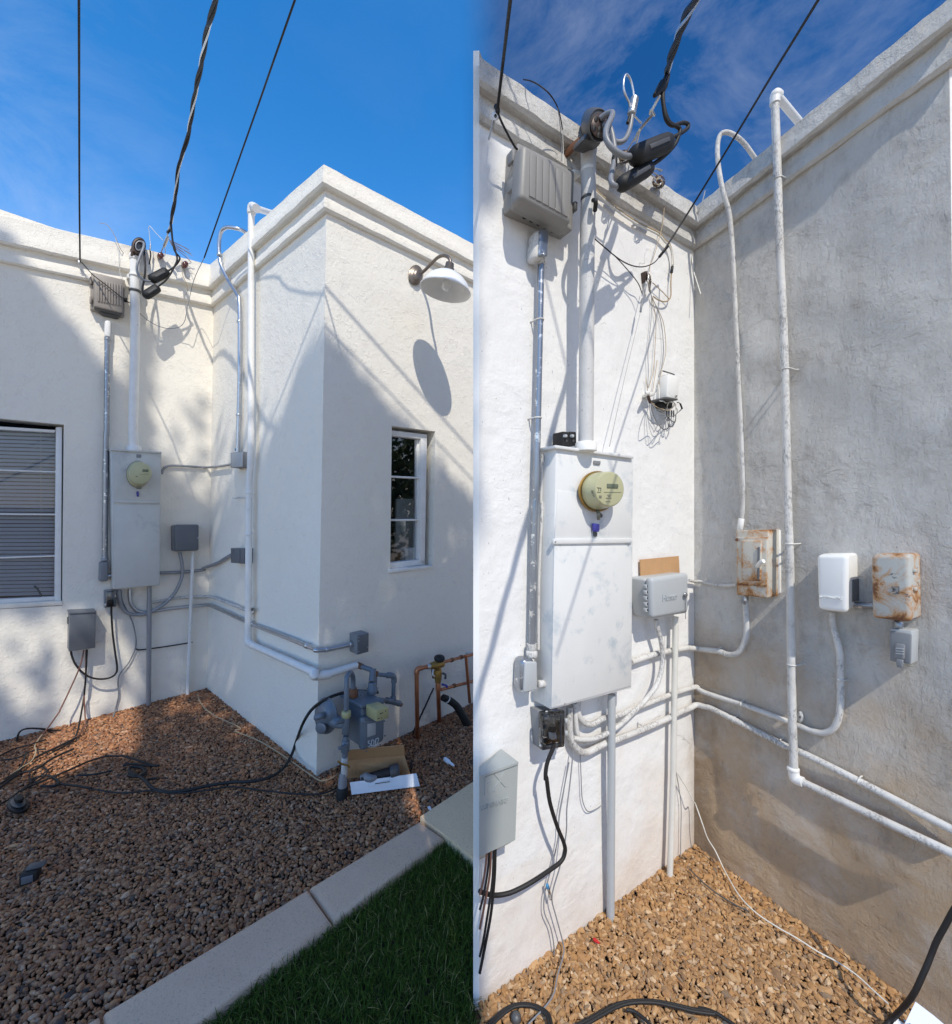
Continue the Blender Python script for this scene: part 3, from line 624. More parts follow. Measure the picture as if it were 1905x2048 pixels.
targets = [L1.P(p) for p in sample(SL1, .0125)] + [L2.P(p) for p in sample(SL2, .0125)] + [L3.P(p) for p in sample(SL3, .0115)]
for polys, dn_ in (([[(312, 860), (413, 800), (413, 1010), (360, 960), (308, 905)]], .0014), ([[(413, 820), (560, 840), (495, 960), (413, 1010)]], .0022), ([[(-60, 1250), (240, 1250), (260, 1420), (-60, 1490)]], .0007)):
    targets += [(L1 if polys[0][0][0] < 400 else L2).P(p) for p in sample(polys, dn_)]
for p in sample(SG, .0135):
    if any(inpoly(q, np.array([p[0]]), np.array([p[1]]))[0] for q in LITG): continue
    if inpoly([(790, 1600), (947, 1500), (947, 1775), (880, 1735)], np.array([p[0]]), np.array([p[1]]))[0]: continue
    targets.append(PZ(p, 0))
leafV, leafF = [], []; ctr = Vector((0, 0, 0)); cnt = 0
for T in targets:
    yd = -3.0 + random.gauss(0, .55); t = (yd - T.y) / SUN.y; Pp = T + SUN * t
    s1 = (Pp - R1.A).dot(R1.n) / SUN.dot(R1.n); H = Pp - SUN * s1; ss = (H - R1.A).dot(R1.u)
    if (-.03 if H.z < 2.45 else .03) < ss < R1.len + .3 and -.5 < H.z < 3.03: continue            # leaves that would shade the sunny old wall are left out
    if ss >= -.03 and H.z < 0: continue
    a = Vector((random.gauss(0, 1), random.gauss(0, 1), random.gauss(0, 1))).normalized(); b_ = a.orthogonal().normalized(); c_ = a.cross(b_); s = random.uniform(.055, .095)
    i0 = len(leafV); leafV += [Pp - b_ * s, Pp + c_ * s * .55 - b_ * s * .1, Pp + b_ * s, Pp - c_ * s * .55 - b_ * s * .1]; leafF.append((i0, i0 + 1, i0 + 2, i0 + 3)); ctr += Pp; cnt += 1
ctr /= cnt
tree = thing('unseen_shade_tree', 'tall leafy tree added unseen behind the viewer, crown shaped to shade the left yard', 'tree', (ctr.x, -3.2, 0))
g = G(); base = Vector((ctr.x + .1, -3.2, -.05)); top = Vector((ctr.x, -3.1, ctr.z + .8))
g.tube([base, base.lerp(top, .35) + Vector((.06, 0, 0)), base.lerp(top, .7) + Vector((-.05, .03, 0)), top], [.20, .15, .10, .03], 12)
for k in range(14):
    f = base.lerp(top, random.uniform(.62, .95)); e = leafV[random.randrange(len(leafV))]; mid = f.lerp(e, .5) + Vector((0, 0, .12)); g.tube([f, mid, e], [.04, .025, .008], 7)
mk('trunk', g, M['bark'], tree); g = G(); g.add(leafV, leafF); o = mk('crown', g, M['leaf'], tree, smooth=False); o['kind'] = 'stuff'

# overhead cables behind the viewer whose shadows fall across the wing, and an unseen tree added to darken the narrow window's reflection
for (pa, pb, t0, r_, lb) in (((655, 578), (947, 905), 2.6, .0075, 'upper overhead cable strung high behind the viewer'), ((652, 652), (870, 880), 2.7, .0055, 'lower overhead cable strung high behind the viewer')):
    a_, b_ = L3.P(pa), L3.P(pb); p_ = a_ + SUN * t0; q_ = b_ + SUN * (t0 + (a_.z - b_.z) / SUN.z); d_ = (q_ - p_).normalized()
    mk('overhead_cable', G().tube([p_ - d_ * 14, p_, q_, q_ + d_ * 6], r_, 8, 1), M['blackcord'], None, lb, 'cable')
tree = thing('unseen_mirror_tree', 'dense dark green tree added unseen behind the old plaster house to darken a window reflection', 'tree', (6.6, 2.6, 0)); lv, lf = [], []
for i in range(6500):
    p = Vector((6.6 + random.gauss(0, .55), 2.6 + random.gauss(0, 1.1), 2.0 + random.gauss(0, .95)))
    if p.z < .2: continue
    a = Vector((random.gauss(0, 1), random.gauss(0, 1), random.gauss(0, 1))).normalized(); b_ = a.orthogonal().normalized(); c_ = a.cross(b_); s_ = random.uniform(.06, .12); i0 = len(lv)
    lv += [p - b_ * s_, p + c_ * s_ * .5, p + b_ * s_, p - c_ * s_ * .5]; lf.append((i0, i0 + 1, i0 + 2, i0 + 3))
g = G(); g.add(lv, lf); o = mk('crown', g, M['leaf'], tree, smooth=False); o['kind'] = 'stuff'; mk('trunk', G().tube([(6.6, 2.6, -.05), (6.65, 2.6, 1.2), (6.6, 2.65, 2.4)], [.11, .08, .04], 10), M['bark'], tree)

# ============================================================= LEFT YARD FITTINGS
def pipe(name, label, cat, path, r, mat, seg=10, group=None, sub=5): return mk(name, G().tube(path, r, seg, sub), mat, None, label, cat, group)
def strap(w, c, x, y, rx_, off, parent, mat, tall=5, name='strap'):
    a, b = w.P(c(x, y - tall), off), w.P(c(x, y + tall), off); r = rp(rx_, a) ; return mk(name, G().lathe(a, b - a, [(r, 0), (r * 1.06, (b - a).length * .2), (r * 1.06, (b - a).length * .8), (r, (b - a).length)], 16), mat, parent)
def screws(w, c, pts, off, parent, r=2.2, mat=None):
    for p in pts: mk('screw', G().rings(w, c, [(p[0], p[1], r, r, off - .001), (p[0], p[1], r, r, off + .002), (p[0], p[1], r * .6, r * .6, off + .003)], 8), mat or M['galv'], parent)

# --- barn lamp
t = thing('wall_lamp', 'white barn lamp on a gooseneck arm beside the narrow window wing', 'lamp', L3.P(LB(1440, 797), 0))
mk('backplate', G().rings(L3, LB, [(1440, 797, 46, 66, 0), (1442, 797, 46, 66, .012), (1448, 797, 40, 58, .02), (1452, 797, 36, 52, .022), (1456, 796, 28, 42, .034), (1462, 794, 15, 24, .045)]), M['lampgrey'], t)
mk('arm', G().tube(on(LB, L3, [.03, .06, .12, .19, .26, .31, .33, .335], (1462, 792), (1492, 772), (1535, 730), (1575, 690), (1610, 673), (1645, 680), (1660, 705), (1662, 735)), .0105, 12), M['lampgrey'], t)
sc = L3.P(LB(1652, 762), .335); ax = Vector((-.17, .03, -1)).normalized()
mk('socket', G().lathe(sc - ax * .045, ax, [(.014, 0), (.026, .006), (.028, .035), (.034, .038), (.036, .052), (.05, .06), (.056, .07), (.045, .075)], 20), M['lampgrey'], t)
prof = [(.050, .018), (.075, .030), (.105, .050), (.130, .075), (.148, .103), (.157, .126), (.161, .128), (.159, .133)]
mk('shade', G().lathe(sc, ax, prof + [(.153, .126), (.143, .102), (.125, .075), (.10, .051), (.07, .033), (.02, .025)], 40, (False, True)), M['drop'], t)
mk('bulb', G().lathe(sc, ax, [(.012, .03), (.014, .06), (.024, .08), (.029, .098), (.026, .116), (.015, .127), (.004, .131)], 18), M['drop'], t)

# --- service mast of the left house
t = thing('service_mast', 'smooth white mast pipe with a brown weatherhead above the left meter cabinet', 'mast', L1.P((268, 893), .09))
MO = .085
mk('pipe', G().tube(on(LA, L1, MO, (1032, 640), (1030, 960), (1034, 1240), (1026, 1600), (1018, 1990)) + on(LC, L1, MO, (890, 252)), rp(8, L1.P((269, 510), MO)), 16, 4), M['white'], t)
for y in (808, 925): strap(L1, LA, 1033, y, 9.6, MO, t, M['white'] if y < 900 else M['castgrey'], 9)
mk('clamp', G().qbox(LA, L1, [(975, 790), (1010, 795), (1010, 830), (975, 822)], .075, .08, .004), M['white'], t)
mk('coupling', G().lathe(L1.P(LA(1032, 690), MO), (-kl * .2, 0, 1), [(.031, 0), (.035, .004), (.035, .04), (.031, .045)], 16), M['white'], t)
mk('base_flange', G().lathe(L1.P(LC(889, 254), MO), (0, 0, 1), [(.045, -.02), (.045, .008), (.036, .02), (.03, .022)], 16), M['white'], t)
h = mk('weatherhead', G().rings(L1, LA, [(1058, 585, 44, 58, .03), (1060, 582, 56, 68, .06), (1062, 580, 56, 68, .13), (1064, 578, 50, 60, .15), (1066, 578, 42, 50, .152), (1067, 578, 40, 48, .125)], 26).qbox(LA, L1, [(1008, 575), (1100, 590), (1085, 660), (1000, 652)], .12, .09, .008), M['bronze'], t)
mk('face_ring', G().rings(L1, LA, [(1066, 578, 34, 42, .126), (1066, 578, 34, 42, .15), (1066, 578, 25, 32, .153), (1066, 578, 22, 28, .128)], 22), M['bluegrey'], h)

# --- service cables, splices, knobs
t = thing('splice', 'upper black splice sleeve hanging by the left mast, largest of its pair', 'splice', L1.P(LH(750, 1010), .24), 'splice sleeves at the left weatherhead')
def sleeve(c, w, a, b, off, rpx, parent):
    p, q = w.P(c(*a), off), w.P(c(*b), off); r = rp(rpx, p); mk('sleeve', G().lathe(p, q - p, [(r * .55, 0), (r * .95, .012), (r, .03), (r, (q - p).length - .03), (r * .92, (q - p).length - .01), (r * .5, (q - p).length)], 12), M['black'], parent)
    m_ = (p + q) / 2; d = (q - p).normalized(); nn = (w.n - d * w.n.dot(d)).normalized(); mk('ridge', G().box(m_ + nn * r * .95, d * (q - p).length * .28, nn * .004, d.cross(nn) * .006, .002), M['castgrey'], parent)
sleeve(LH, L1, (595, 1095), (890, 940), .24, 9.3, t)
t = thing('splice', 'lower black splice sleeve hanging by the left mast, smaller one', 'splice', L1.P(LH(610, 1280), .24), 'splice sleeves at the left weatherhead')
sleeve(LH, L1, (492, 1370), (735, 1210), .24, 8.6, t)
t = thing('service_cable', 'grey twin cables looping from the left brown weatherhead to the splice sleeves', 'cable', L1.P(LH(430, 1050), .2))
mk('cable', G().tube(on(LH, L1, [.14, .17, .2, .21, .22, .23, .24, .24, .24], (430, 440), (485, 470), (475, 560), (415, 710), (370, 860), (385, 980), (440, 1060), (520, 1105), (600, 1112)), rp(2.1, L1.P((280, 540))), 8), M['bluegrey'], t)
mk('cable', G().tube(on(LH, L1, [.14, .17, .2, .22, .23, .24, .24, .24], (460, 520), (490, 600), (500, 740), (510, 900), (490, 1090), (462, 1230), (470, 1320), (500, 1368)), rp(1.7, L1.P((280, 540))), 8), M['blackcord'], t)
# twisted triplex rising over the viewer
axis_px = [LT(676, 750), LT(690, 640), LT(720, 540), LT(745, 400), LT(772, 260), LT(800, 110), LT(828, 0)]
ends = [3.05, 2.9, 2.75, 2.5, 2.25, 2.0, 1.82]
A_ = [L1.P(LH(945, 130), .27)] + [PD(p, d) for p, d in zip(axis_px, ends)]
last = A_[-1] + (A_[-1] - A_[-4]).normalized() * 1.2; far = Vector((1.6, -7.5, 4.9)); A_ += [last, last.lerp(far, .35) + Vector((0, 0, -.05)), far]
def fine(pts, n):
    out = []
    m_ = len(pts)
    for i in range(m_ - 1):
        p0, p1, p2, p3 = pts[max(i - 1, 0)], pts[i], pts[i + 1], pts[min(i + 2, m_ - 1)]
        for k in range(n):
            s = k / n; out.append(.5 * ((2 * p1) + (p2 - p0) * s + (2 * p0 - 5 * p1 + 4 * p2 - p3) * s * s + (3 * p1 - p0 - 3 * p2 + p3) * s ** 3))
    return out + [pts[-1]]
def twisted(name, label, pts, r, pitch, mats, n=14, tail=None, loc=None):
    t = thing(name, label, 'cable', pts[0]); f = fine(pts, n); ln = 0
    for j, (mt, rr) in enumerate(mats):
        q, ln = [], 0
        for i, p in enumerate(f):
            if i: ln += (p - f[i - 1]).length
            T = (f[min(i + 1, len(f) - 1)] - f[max(i - 1, 0)]).normalized(); s = T.cross(Vector((0, 1, 0))).normalized(); u_ = T.cross(s); a = ln / pitch * 6.283 + j * 6.283 / len(mats)
            q.append(p + (s * math.cos(a) + u_ * math.sin(a)) * r * 1.0)
        if tail and j < len(tail): q = tail[j][::-1] and (fine(tail[j], 5) + q)
        mk('conductor', G().tube(q, rr, 7, 1), mt, t)
    return t
tail1 = on(LH, L1, [.24, .25, .26, .27, .27, .27], (885, 945), (1000, 865), (1075, 770), (1085, 705), (1000, 590), (965, 380))
tail2 = on(LH, L1, [.24, .25, .26, .27, .27, .27], (725, 1200), (840, 1110), (935, 985), (1040, 770), (1030, 650), (968, 420))
twisted('service_drop', 'thick twisted black and silver cable rising over the left yard', A_, .0065, .55, [(M['blackcord'], .0062), (M['blackcord'], .0062), (M['bare'], .0042)], 14, [tail1, tail2])
t = thing('dead_end_wire', 'silver neutral wire tying the left service cable to the brown knob', 'wire', L1.P(LH(770, 675), .08))
mk('wire', G().tube([A_[0]] + on(LH, L1, [.24, .2, .15, .1, .07], (890, 270), (880, 360), (845, 470), (800, 570), (775, 640)), .0042, 7), M['bare'], t)
mk('clamp', G().tube(on(LH, L1, [.2, .12], (890, 360), (830, 520)), .011, 8, 1), M['bare'], t); mk('wedge', G().tube(on(LH, L1, [.25, .24], (930, 240), (880, 300)), .009, 8, 1), M['black'], t)
mk('loop', G().tube(on(LH, L1, [.12, .09, .08, .08], (835, 530), (850, 610), (835, 680), (800, 705)), .003, 6), M['bare'], t)
for i, (kx, ky, lb) in enumerate(((770, 680, 'brown glazed knob insulator under the left service cable, nearer the mast'), (1182, 828, 'brown glazed knob insulator with thin wires dangling, nearest the left house corner'))):
    t = thing('insulator', lb, 'insulator', L1.P(LH(kx, ky), .05), 'brown knobs on the left parapet')
    mk('knob', G().rings(L1, LH, [(kx - 20, ky + 15, 40, 44, .055), (kx - 14, ky + 10, 52, 58, .062), (kx - 6, ky + 5, 46, 50, .075), (kx, ky, 54, 60, .09), (kx + 3, ky - 2, 48, 52, .105), (kx + 5, ky - 3, 22, 24, .11)], 20), M['knob'], t)
    mk('screw', G().rings(L1, LH, [(kx + 5, ky - 3, 12, 12, .109), (kx + 5, ky - 3, 12, 12, .118)], 8), M['castgrey'], t)
t = thing('frayed_wires', 'bundle of frayed bare wires sticking over the left parapet', 'wires', L1.P(LH(1050, 520), .1))
for i in range(7):
    y = 430 + i * 22; mk('wire', G().tube(on(LH, L1, [.16, .14, .12, .10 + .02 * (i % 3)], (905 + i * 8, 410 + i * 16), (1000 + 8 * i, 455 + i * 22), (1130 + 10 * i, 520 + i * 30 - (i % 2) * 20), (1240 + 22 * (i % 4), 580 + i * 36)), .0022, 5), M['bare'] if i % 2 else M['browncable'], t)
t = thing('guy_clip', 'thin white wire tent with a spring clip beside the left weatherhead', 'wire', L1.P(LH(590, 600), .1))
mk('wire', G().tube(on(LH, L1, [.16, .14, .12, .1, .1], (810, 425), (690, 300), (575, 178), (580, 330), (598, 490)), .0021, 5, 3), M['whitecable'], t)
mk('spring', G().lathe(L1.P(LH(598, 490), .1), L1.P(LH(588, 600), .1) - L1.P(LH(598, 490), .1), [(.004, 0)] + [(.0065 if i % 2 else .0042, i * .006) for i in range(1, 9)], 8), M['bare'], t)
mk('lead', G().tube(on(LH, L1, .1, (592, 590), (600, 690), (575, 825)), .0045, 6), M['blackcord'], t)
t = thing('drop_wire', 'thin wires trailing from the knob near the left house corner', 'wires', L1.P(LH(1170, 1000), .05))
for q in (((1150, 890), (1140, 1010), (1205, 1150), (1220, 1270), (1190, 1340)), ((1175, 900), (1190, 1020), (1270, 1090)), ((1130, 770), (1120, 850), (1150, 900))): mk('wire', G().tube(on(LH, L1, .06, *q), .0018, 5), M['tancable'], t)
# --- thin overhead wires
hk = L1.P(LA(612, 700), .07)
q = [hk] + [PD(LT(*p), d) for p, d in (((306, 770), 2.75), ((305, 400), 2.3), ((304, 0), 1.86))]; q += [q[-1] + (q[-1] - q[-3]) * 2.2 + Vector((0, 0, -.2))]
t = thing('phone_wire', 'straight black overhead wire at far left running down to the taupe box', 'wire', hk)
mk('span', G().tube(q, .0048, 7, 4), M['blackcord'], t)
mk('hook', G().rings(L1, LA, [(606, 700, 8, 14, .03), (606, 700, 12, 18, .05), (606, 702, 12, 18, .07), (606, 702, 6, 10, .075)], 12), M['bare'], t)
mk('slack', G().tube([hk] + on(LA, L1, [.09, .125, .125, .12, .08, .09], (640, 722), (705, 795), (800, 870), (965, 1000), (985, 1010), (1005, 1022)), .0034, 6), M['blackcord'], t)
mk('tie', G().tube(on(LA, L1, [.05, .04, .05], (600, 745), (640, 785), (692, 838)), .002, 5), M['bare'], t)
q3 = on(LA, L1, [.04, .05, .05, .05, .07, .1, .15, .2], (1062, 1088), (1120, 1140), (1200, 1188), (1290, 1212), (1370, 1200), (1410, 1160), (1428, 1085), (1480, 850))
q4 = [PD(LA(1562, 670), 3.25), PD(LT(866, 768), 3.0), PD(LT(1000, 390), 2.4), PD(LT(1136, 0), 1.9)]; q4 += [q4[-1] + (q4[-1] - q4[-3]) * 2.0]
t = thing('phone_wire', 'slanting thin overhead wire ending in a slack loop beside the left mast', 'wire', q3[3])
mk('slack', G().tube(q3 + [q4[0]], .0024, 6), M['bluegrey'], t); mk('span', G().tube(q4, .0046, 7), M['blackcord'], t)
t = thing('stray_wire', 'fine pale wire bowing over the left parapet above the taupe box', 'wire', L1.P(LA(900, 560), .07))
mk('strand', G().tube(on(LA, L1, [.06, .08, .09, .08, .05], (760, 404), (820, 420), (880, 505), (915, 590), (942, 630)), .0018, 5), M['tancable'], t); mk('strand', G().tube(on(LA, L1, [.09, .08, .06, .06], (885, 520), (905, 640), (915, 760), (925, 830)), .0016, 5), M['whitecable'], t)

# --- taupe ribbed box
t = thing('terminal_box', 'taupe ribbed terminal box under the left parapet, beside the white mast', 'utility box', L1.P(LA(830, 1090), 0))
mk('body', G().qbox(LA, L1, [(700, 778), (957, 838), (952, 1118), (697, 1060)], .055, .06, .006), M['beige'], t)
cv = mk('cover', G().qbox(LA, L1, [(718, 788), (946, 842), (940, 1092), (722, 1040)], .105, .055, .012), M['beige'], t)
for i in range(9):
    x = 748 + i * 21; mk('rib', G().qbox(LA, L1, [(x, 836 + i * 4.5), (x + 13, 839 + i * 4.5), (x + 13, 1004 + i * 4.4), (x, 1001 + i * 4.4)], .113, .01, .002), M['beige'], cv)
mk('lip', G().qbox(LA, L1, [(722, 1040), (938, 1090), (932, 1112), (726, 1056)], .085, .05, .006), M['castgrey'], t)
for x, y in ((692, 840), (692, 985)): mk('latch', G().qbox(LA, L1, [(x - 4, y - 28), (x + 10, y - 24), (x + 10, y + 30), (x - 4, y + 26)], .075, .03, .003), M['beige'], t)
mk('clip', G().qbox(LA, L1, [(955, 970), (975, 975), (975, 1005), (955, 1000)], .08, .03, .004), M['black'], t)
mk('gland_plate', G().qbox(LA, L1, [(745, 1070), (930, 1112), (905, 1130), (790, 1104)], .05, .05, .006), M['castgrey'], t)

# --- slim silver conduit beside the window
t = thing('conduit', 'slim silver conduit running down the left edge of the grey meter cabinet', 'conduit', L1.P(LC(690, 1000), .03))
CO = .032
mk('conduit_body', G().qbox(LA, L1, [(803, 1142), (851, 1146), (848, 1276), (803, 1272)], .058, .058, .014, 3), M['white'], t)
mk('connector', G().lathe(L1.P(LA(822, 1308), CO), (0, 0, 1), [(.014, 0), (.019, .006), (.019, .02), (.016, .03), (.018, .045)], 14), M['galvpeel'], t)
mk('pipe', G().tube(on(LA, L1, CO, (820, 1290), (816, 1990)) + on(LC, L1, CO, (702, 200), (694, 985)), rp(4.4, L1.P((212, 800))), 12, 3), M['galvpeel'], t)
mk('riser_channel', G().tube(on(LC, L1, .018, (714, 230), (709, 700), (706, 985)), .008, 8, 2), M['galv'], t)
mk('connector', G().lathe(L1.P(LC(694, 1003), CO), (0, 0, 1), [(.015, 0), (.021, .004), (.021, .022), (.016, .026), (.018, .05)], 14), M['tubegrey'], t)
mk('outlet_body', G().qbox(LC, L1, [(661, 1008), (719, 1006), (718, 1134), (659, 1140)], .062, .062, .012, 3), M['mgrey'], t)
mk('nipple', G().lathe(L1.P(LC(712, 1100), .04), L1.u, [(.012, 0), (.012, .04)], 10), M['galv'], t)

# --- grey meter cabinet
t = thing('meter_cabinet', 'weathered grey electric meter cabinet on the clean white wall, round meter in front', 'cabinet', L1.P(LC(900, 1180), 0))
mk('case', G().qbox(LC, L1, [(738, 268), (1070, 285), (1059, 1162), (752, 1190)], .13, .132, .004), M['cab'], t)
mk('rain_flange', G().qbox(LC, L1, [(733, 256), (1073, 276), (1073, 288), (735, 268)], .142, .144, .003), M['cab'], t)
mk('upper_panel', G().qbox(LC, L1, [(752, 284), (1064, 300), (1061, 603), (757, 597)], .134, .006, .0015), M['cab'], t)
mk('trim_strip', G().qbox(LC, L1, [(757, 597), (1064, 603), (1063, 620), (757, 614)], .141, .012, .002), M['cab'], t)
mk('door', G().qbox(LC, L1, [(764, 630), (1059, 632), (1054, 1158), (758, 1184)], .135, .007, .002), M['cab'], t)
mk('nameplate', G().qbox(LC, L1, [(903, 293), (936, 294), (936, 316), (905, 315)], .136, .003, .001), M['mgrey'], t)
me_ = mk('meter', G().rings(L1, LC, [(915, 425, 76, 86, .134), (916, 425, 76, 86, .15), (918, 424, 70, 80, .155), (920, 423, 72, 76, .16), (929, 420, 76, 74, .25), (931, 419, 72, 70, .262), (931, 419, 68, 66, .264)], 32), M['meter'], t)
mk('bezel', G().rings(L1, LC, [(913, 426, 78, 89, .134), (914, 426, 78, 89, .146), (915, 426, 70, 80, .149)], 32, (True, False)), M['metercan'], me_)
mk('display', G().qbox(LC, L1, [(945, 392), (985, 394), (984, 411), (944, 409)], .266, .004, .001), M['lcd'], me_)
for q in ([(898, 436), (914, 440), (913, 444), (900, 442)], [(925, 425), (985, 424), (985, 426), (925, 427)]): mk('print', G().qbox(LC, L1, q, .2652, .002), M['lcd'], me_)
mk('lock_bracket', G().qbox(LC, L1, [(902, 503), (942, 505), (938, 524), (906, 522)], .155, .025, .004), M['metercan'], t)
mk('seal', G().qbox(LC, L1, [(906, 538), (921, 540), (922, 575), (908, 573)], .15, .014, .003), M['navy'], t)
screws(L1, LC, [(765, 606), (1050, 612), (770, 292), (1056, 306)], .141, t, 4)
# --- boxes on the left wall
t = thing('irrigation_controller', 'rounded dark grey controller box near the left house corner, above two pipes', 'utility box', L1.P(LC(1235, 935), 0))
mk('case', G().qbox(LC, L1, [(1146, 764), (1320, 762), (1318, 930), (1147, 938)], .075, .077, .014, 3), M['mgrey'], t)
mk('lid', G().qbox(LC, L1, [(1156, 760), (1321, 758), (1319, 932), (1160, 939)], .105, .034, .016, 4), M['dgrey'], t)
mk('lock', G().rings(L1, LC, [(1315, 848, 6, 8, .1), (1315, 848, 6, 8, .115), (1315, 848, 3, 4, .117)], 12), M['galv'], t)
t = thing('transformer_box', 'plain grey steel transformer box low on the left wall with cords below', 'utility box', L1.P(LC(545, 1590), 0))
mk('case', G().qbox(LC, L1, [(462, 1349), (637, 1342), (632, 1576), (456, 1602)], .118, .12, .003), M['dgrey'], t)
mk('lid', G().qbox(LC, L1, [(457, 1342), (641, 1334), (641, 1344), (457, 1353)], .126, .13, .003), M['dgrey'], t)
mk('hinge', G().qbox(LC, L1, [(447, 1375), (457, 1374), (457, 1420), (447, 1421)], .05, .03, .003), M['castgrey'], t)
t = thing('outlet_box', 'small weatherproof outlet with a plug under the grey meter cabinet', 'outlet', L1.P(LC(735, 1310), 0))
mk('back_box', G().qbox(LC, L1, [(692, 1196), (772, 1192), (772, 1304), (693, 1312)], .04, .042, .005), M['mgrey'], t)
mk('cover', G().qbox(LC, L1, [(705, 1200), (771, 1196), (771, 1300), (706, 1308)], .085, .044, .008), M['clear'], t)
mk('plug', G().qbox(LC, L1, [(722, 1252), (756, 1250), (752, 1300), (727, 1302)], .075, .05, .008), M['black'], t)
mk('latch', G().qbox(LC, L1, [(694, 1284), (706, 1284), (706, 1304), (694, 1306)], .06, .02, .003), M['galv'], t)

# --- pipes on the left wall
def P1(*p, off=.02): return on(LC, L1, off, *p)
r3 = lambda px: rp(px, L1.P((300, 1100)))
def corner_pt(py, off):                                     # point near the inside corner of the left yard at a pixel row
    v = offpt(L1, L2, off); return lean(Vector((v.x, v.y)), zat(py, v.y), kl)
pipe('conduit', 'thin pale conduit arching from the grey cabinet to the box by the corner', 'conduit', P1((1071, 425), (1080, 398), (1100, 378), (1135, 368), (1190, 369), (1250, 373), (1340, 379)) + [corner_pt(820 + 379 / 3.3125, .03)] + on(LC, L2, .022, (1445, 374), (1528, 361)), r3(2.4), M['tubegrey'])
pipe('conduit', 'dark grey conduit bending from the cabinet side up to the dark square box', 'conduit', P1((1062, 1080), (1200, 1074), (1300, 1066), (1355, 1056)) + [corner_pt(820 + 1046 / 3.3125, .05)] + on(LC, L2, .025, (1440, 1015), (1490, 985), (1530, 962)), r3(3.3), M['tubegrey'])
pipe('flexible_conduit', 'curving grey conduit hanging from the left controller to below the cabinet', 'conduit', P1((790, 1188), (791, 1240), (805, 1300), (840, 1342), (890, 1356), (970, 1350), (1035, 1318), (1100, 1275), (1160, 1210), (1198, 1130), (1210, 1070), (1203, 1000), (1190, 945), off=[.04, .04, .035, .03, .03, .035, .05, .05, .045, .045, .045, .045, .045]), r3(3.3), M['tubegrey'])
pth = P1((862, 1186), (862, 1240), (872, 1290), (905, 1328), (950, 1340), (1010, 1335), (1120, 1318), (1250, 1303), (1350, 1294)) + [corner_pt(820 + 1291 / 3.3125, .035)] + on(LD, L2, .025, (70, 1226), (130, 1252), (330, 1342), (520, 1415), (700, 1488), (755, 1510))
ev = offpt(L2, L3, .028); pth += [lean(Vector((ev.x, ev.y)), zat(840 + 1522 / 3.3018, ev.y), kl)] + on(LD, L3, .028, (845, 1514), (920, 1500), (1005, 1480))
cg = pipe('conduit', 'long galvanised conduit running under the cabinet round the wing to the grey box', 'conduit', pth, r3(3.4), M['galv'])
for w_, c_, p_, q_, o_ in ((L2, LD, (695, 1485), (716, 1495), .025), (L3, LD, (825, 1518), (845, 1513), .028), (L3, LD, (985, 1485), (1008, 1479), .028), (L2, LD, (333, 1343), (352, 1352), .025)):
    a_, b_ = w_.P(c_(*p_), o_), w_.P(c_(*q_), o_); mk('coupling', G().cyl(a_, b_, .0165), M['galv'], cg)
pipe('conduit', 'white pipe running round the left inside corner into a round hub', 'conduit', P1((1000, 1276), (1090, 1262), (1180, 1246), (1300, 1238), (1360, 1237)) + [corner_pt(820 + 1240 / 3.3125, .04)] + on(LD, L2, .025, (65, 1168), (110, 1180), (220, 1222), (310, 1257)), r3(2.9), M['whitepeel'])
t = thing('pipe_hub', 'round white hub with a dark hole behind the tall white pipe', 'fitting', L2.P(LD(340, 1258), 0)); mk('hub', G().rings(L2, LD, [(338, 1260, 19, 24, 0), (338, 1260, 19, 24, .03), (342, 1258, 13, 17, .036)], 16), M['white'], t); mk('plug', G().rings(L2, LD, [(346, 1252, 8, 11, .03), (346, 1252, 8, 11, .039)], 12), M['castgrey'], t)
pipe('downpipe', 'vertical dark grey pipe from the grey cabinet into the brown pebbles', 'pipe', P1((990, 1170), (987, 1600), (984, 1990), off=.045) + [PZ(LE(844, 212), -.05)], r3(4.1), M['tubegrey'])
pipe('downpipe', 'slender white pipe from the dark controller down into the brown pebbles', 'pipe', P1((1279, 936), (1262, 1400), (1242, 1900), (1240, 1945), off=.035), r3(3.4), M['white'])
pipe('wire', 'short black cable crossing behind the two vertical pipes on the left wall', 'cable', P1((897, 1578), (912, 1588), (945, 1588), (1010, 1580), (1140, 1562), (1240, 1545), (1275, 1540), off=.012), .005, M['blackcord'], 7)
pipe('wire', 'thin grey wire wandering down the left wall under the meter cabinet', 'cable', P1((800, 1195), (812, 1270), (848, 1340), (880, 1410), (898, 1490), (902, 1550), (890, 1600), (850, 1680), (795, 1750), (782, 1810), (786, 1890), (765, 1985), off=.02) + [PZ(LE(645, 238), .01)], .0045, M['bluegrey'], 7)
pipe('power_cord', 'black power cord looping from the outlet plug to the transformer box', 'cord', P1((738, 1302), (740, 1380), (748, 1490), (765, 1620), (776, 1700), (768, 1745), (730, 1774), (665, 1783), (600, 1772), (545, 1738), (500, 1685), (476, 1630), (470, 1600), off=[.06, .06, .06, .07, .08, .08, .09, .09, .09, .08, .07, .06, .06]), .0062, M['blackcord'], 8)
t = thing('low_voltage_cords', 'brown and black cords dropping from the transformer box onto the pebbles', 'cords', L1.P(LC(565, 1600), .06))
mk('cord', G().tube(P1((577, 1588), (572, 1700), (562, 1850), off=.06) + [PZ(LE(470, 180), .12)] + [PZ(LE(*p), .028) for p in ((435, 345), (380, 395), (300, 440))], .0055, 7), M['blackcord'], t)
mk('cord', G().tube(P1((570, 1588), (568, 1750), (558, 1900), off=.05) + [PZ(LE(485, 230), .06)] + [PZ(LE(*p), .028) for p in ((485, 290), (440, 350), (300, 420))], .0045, 7), M['browncable'], t)
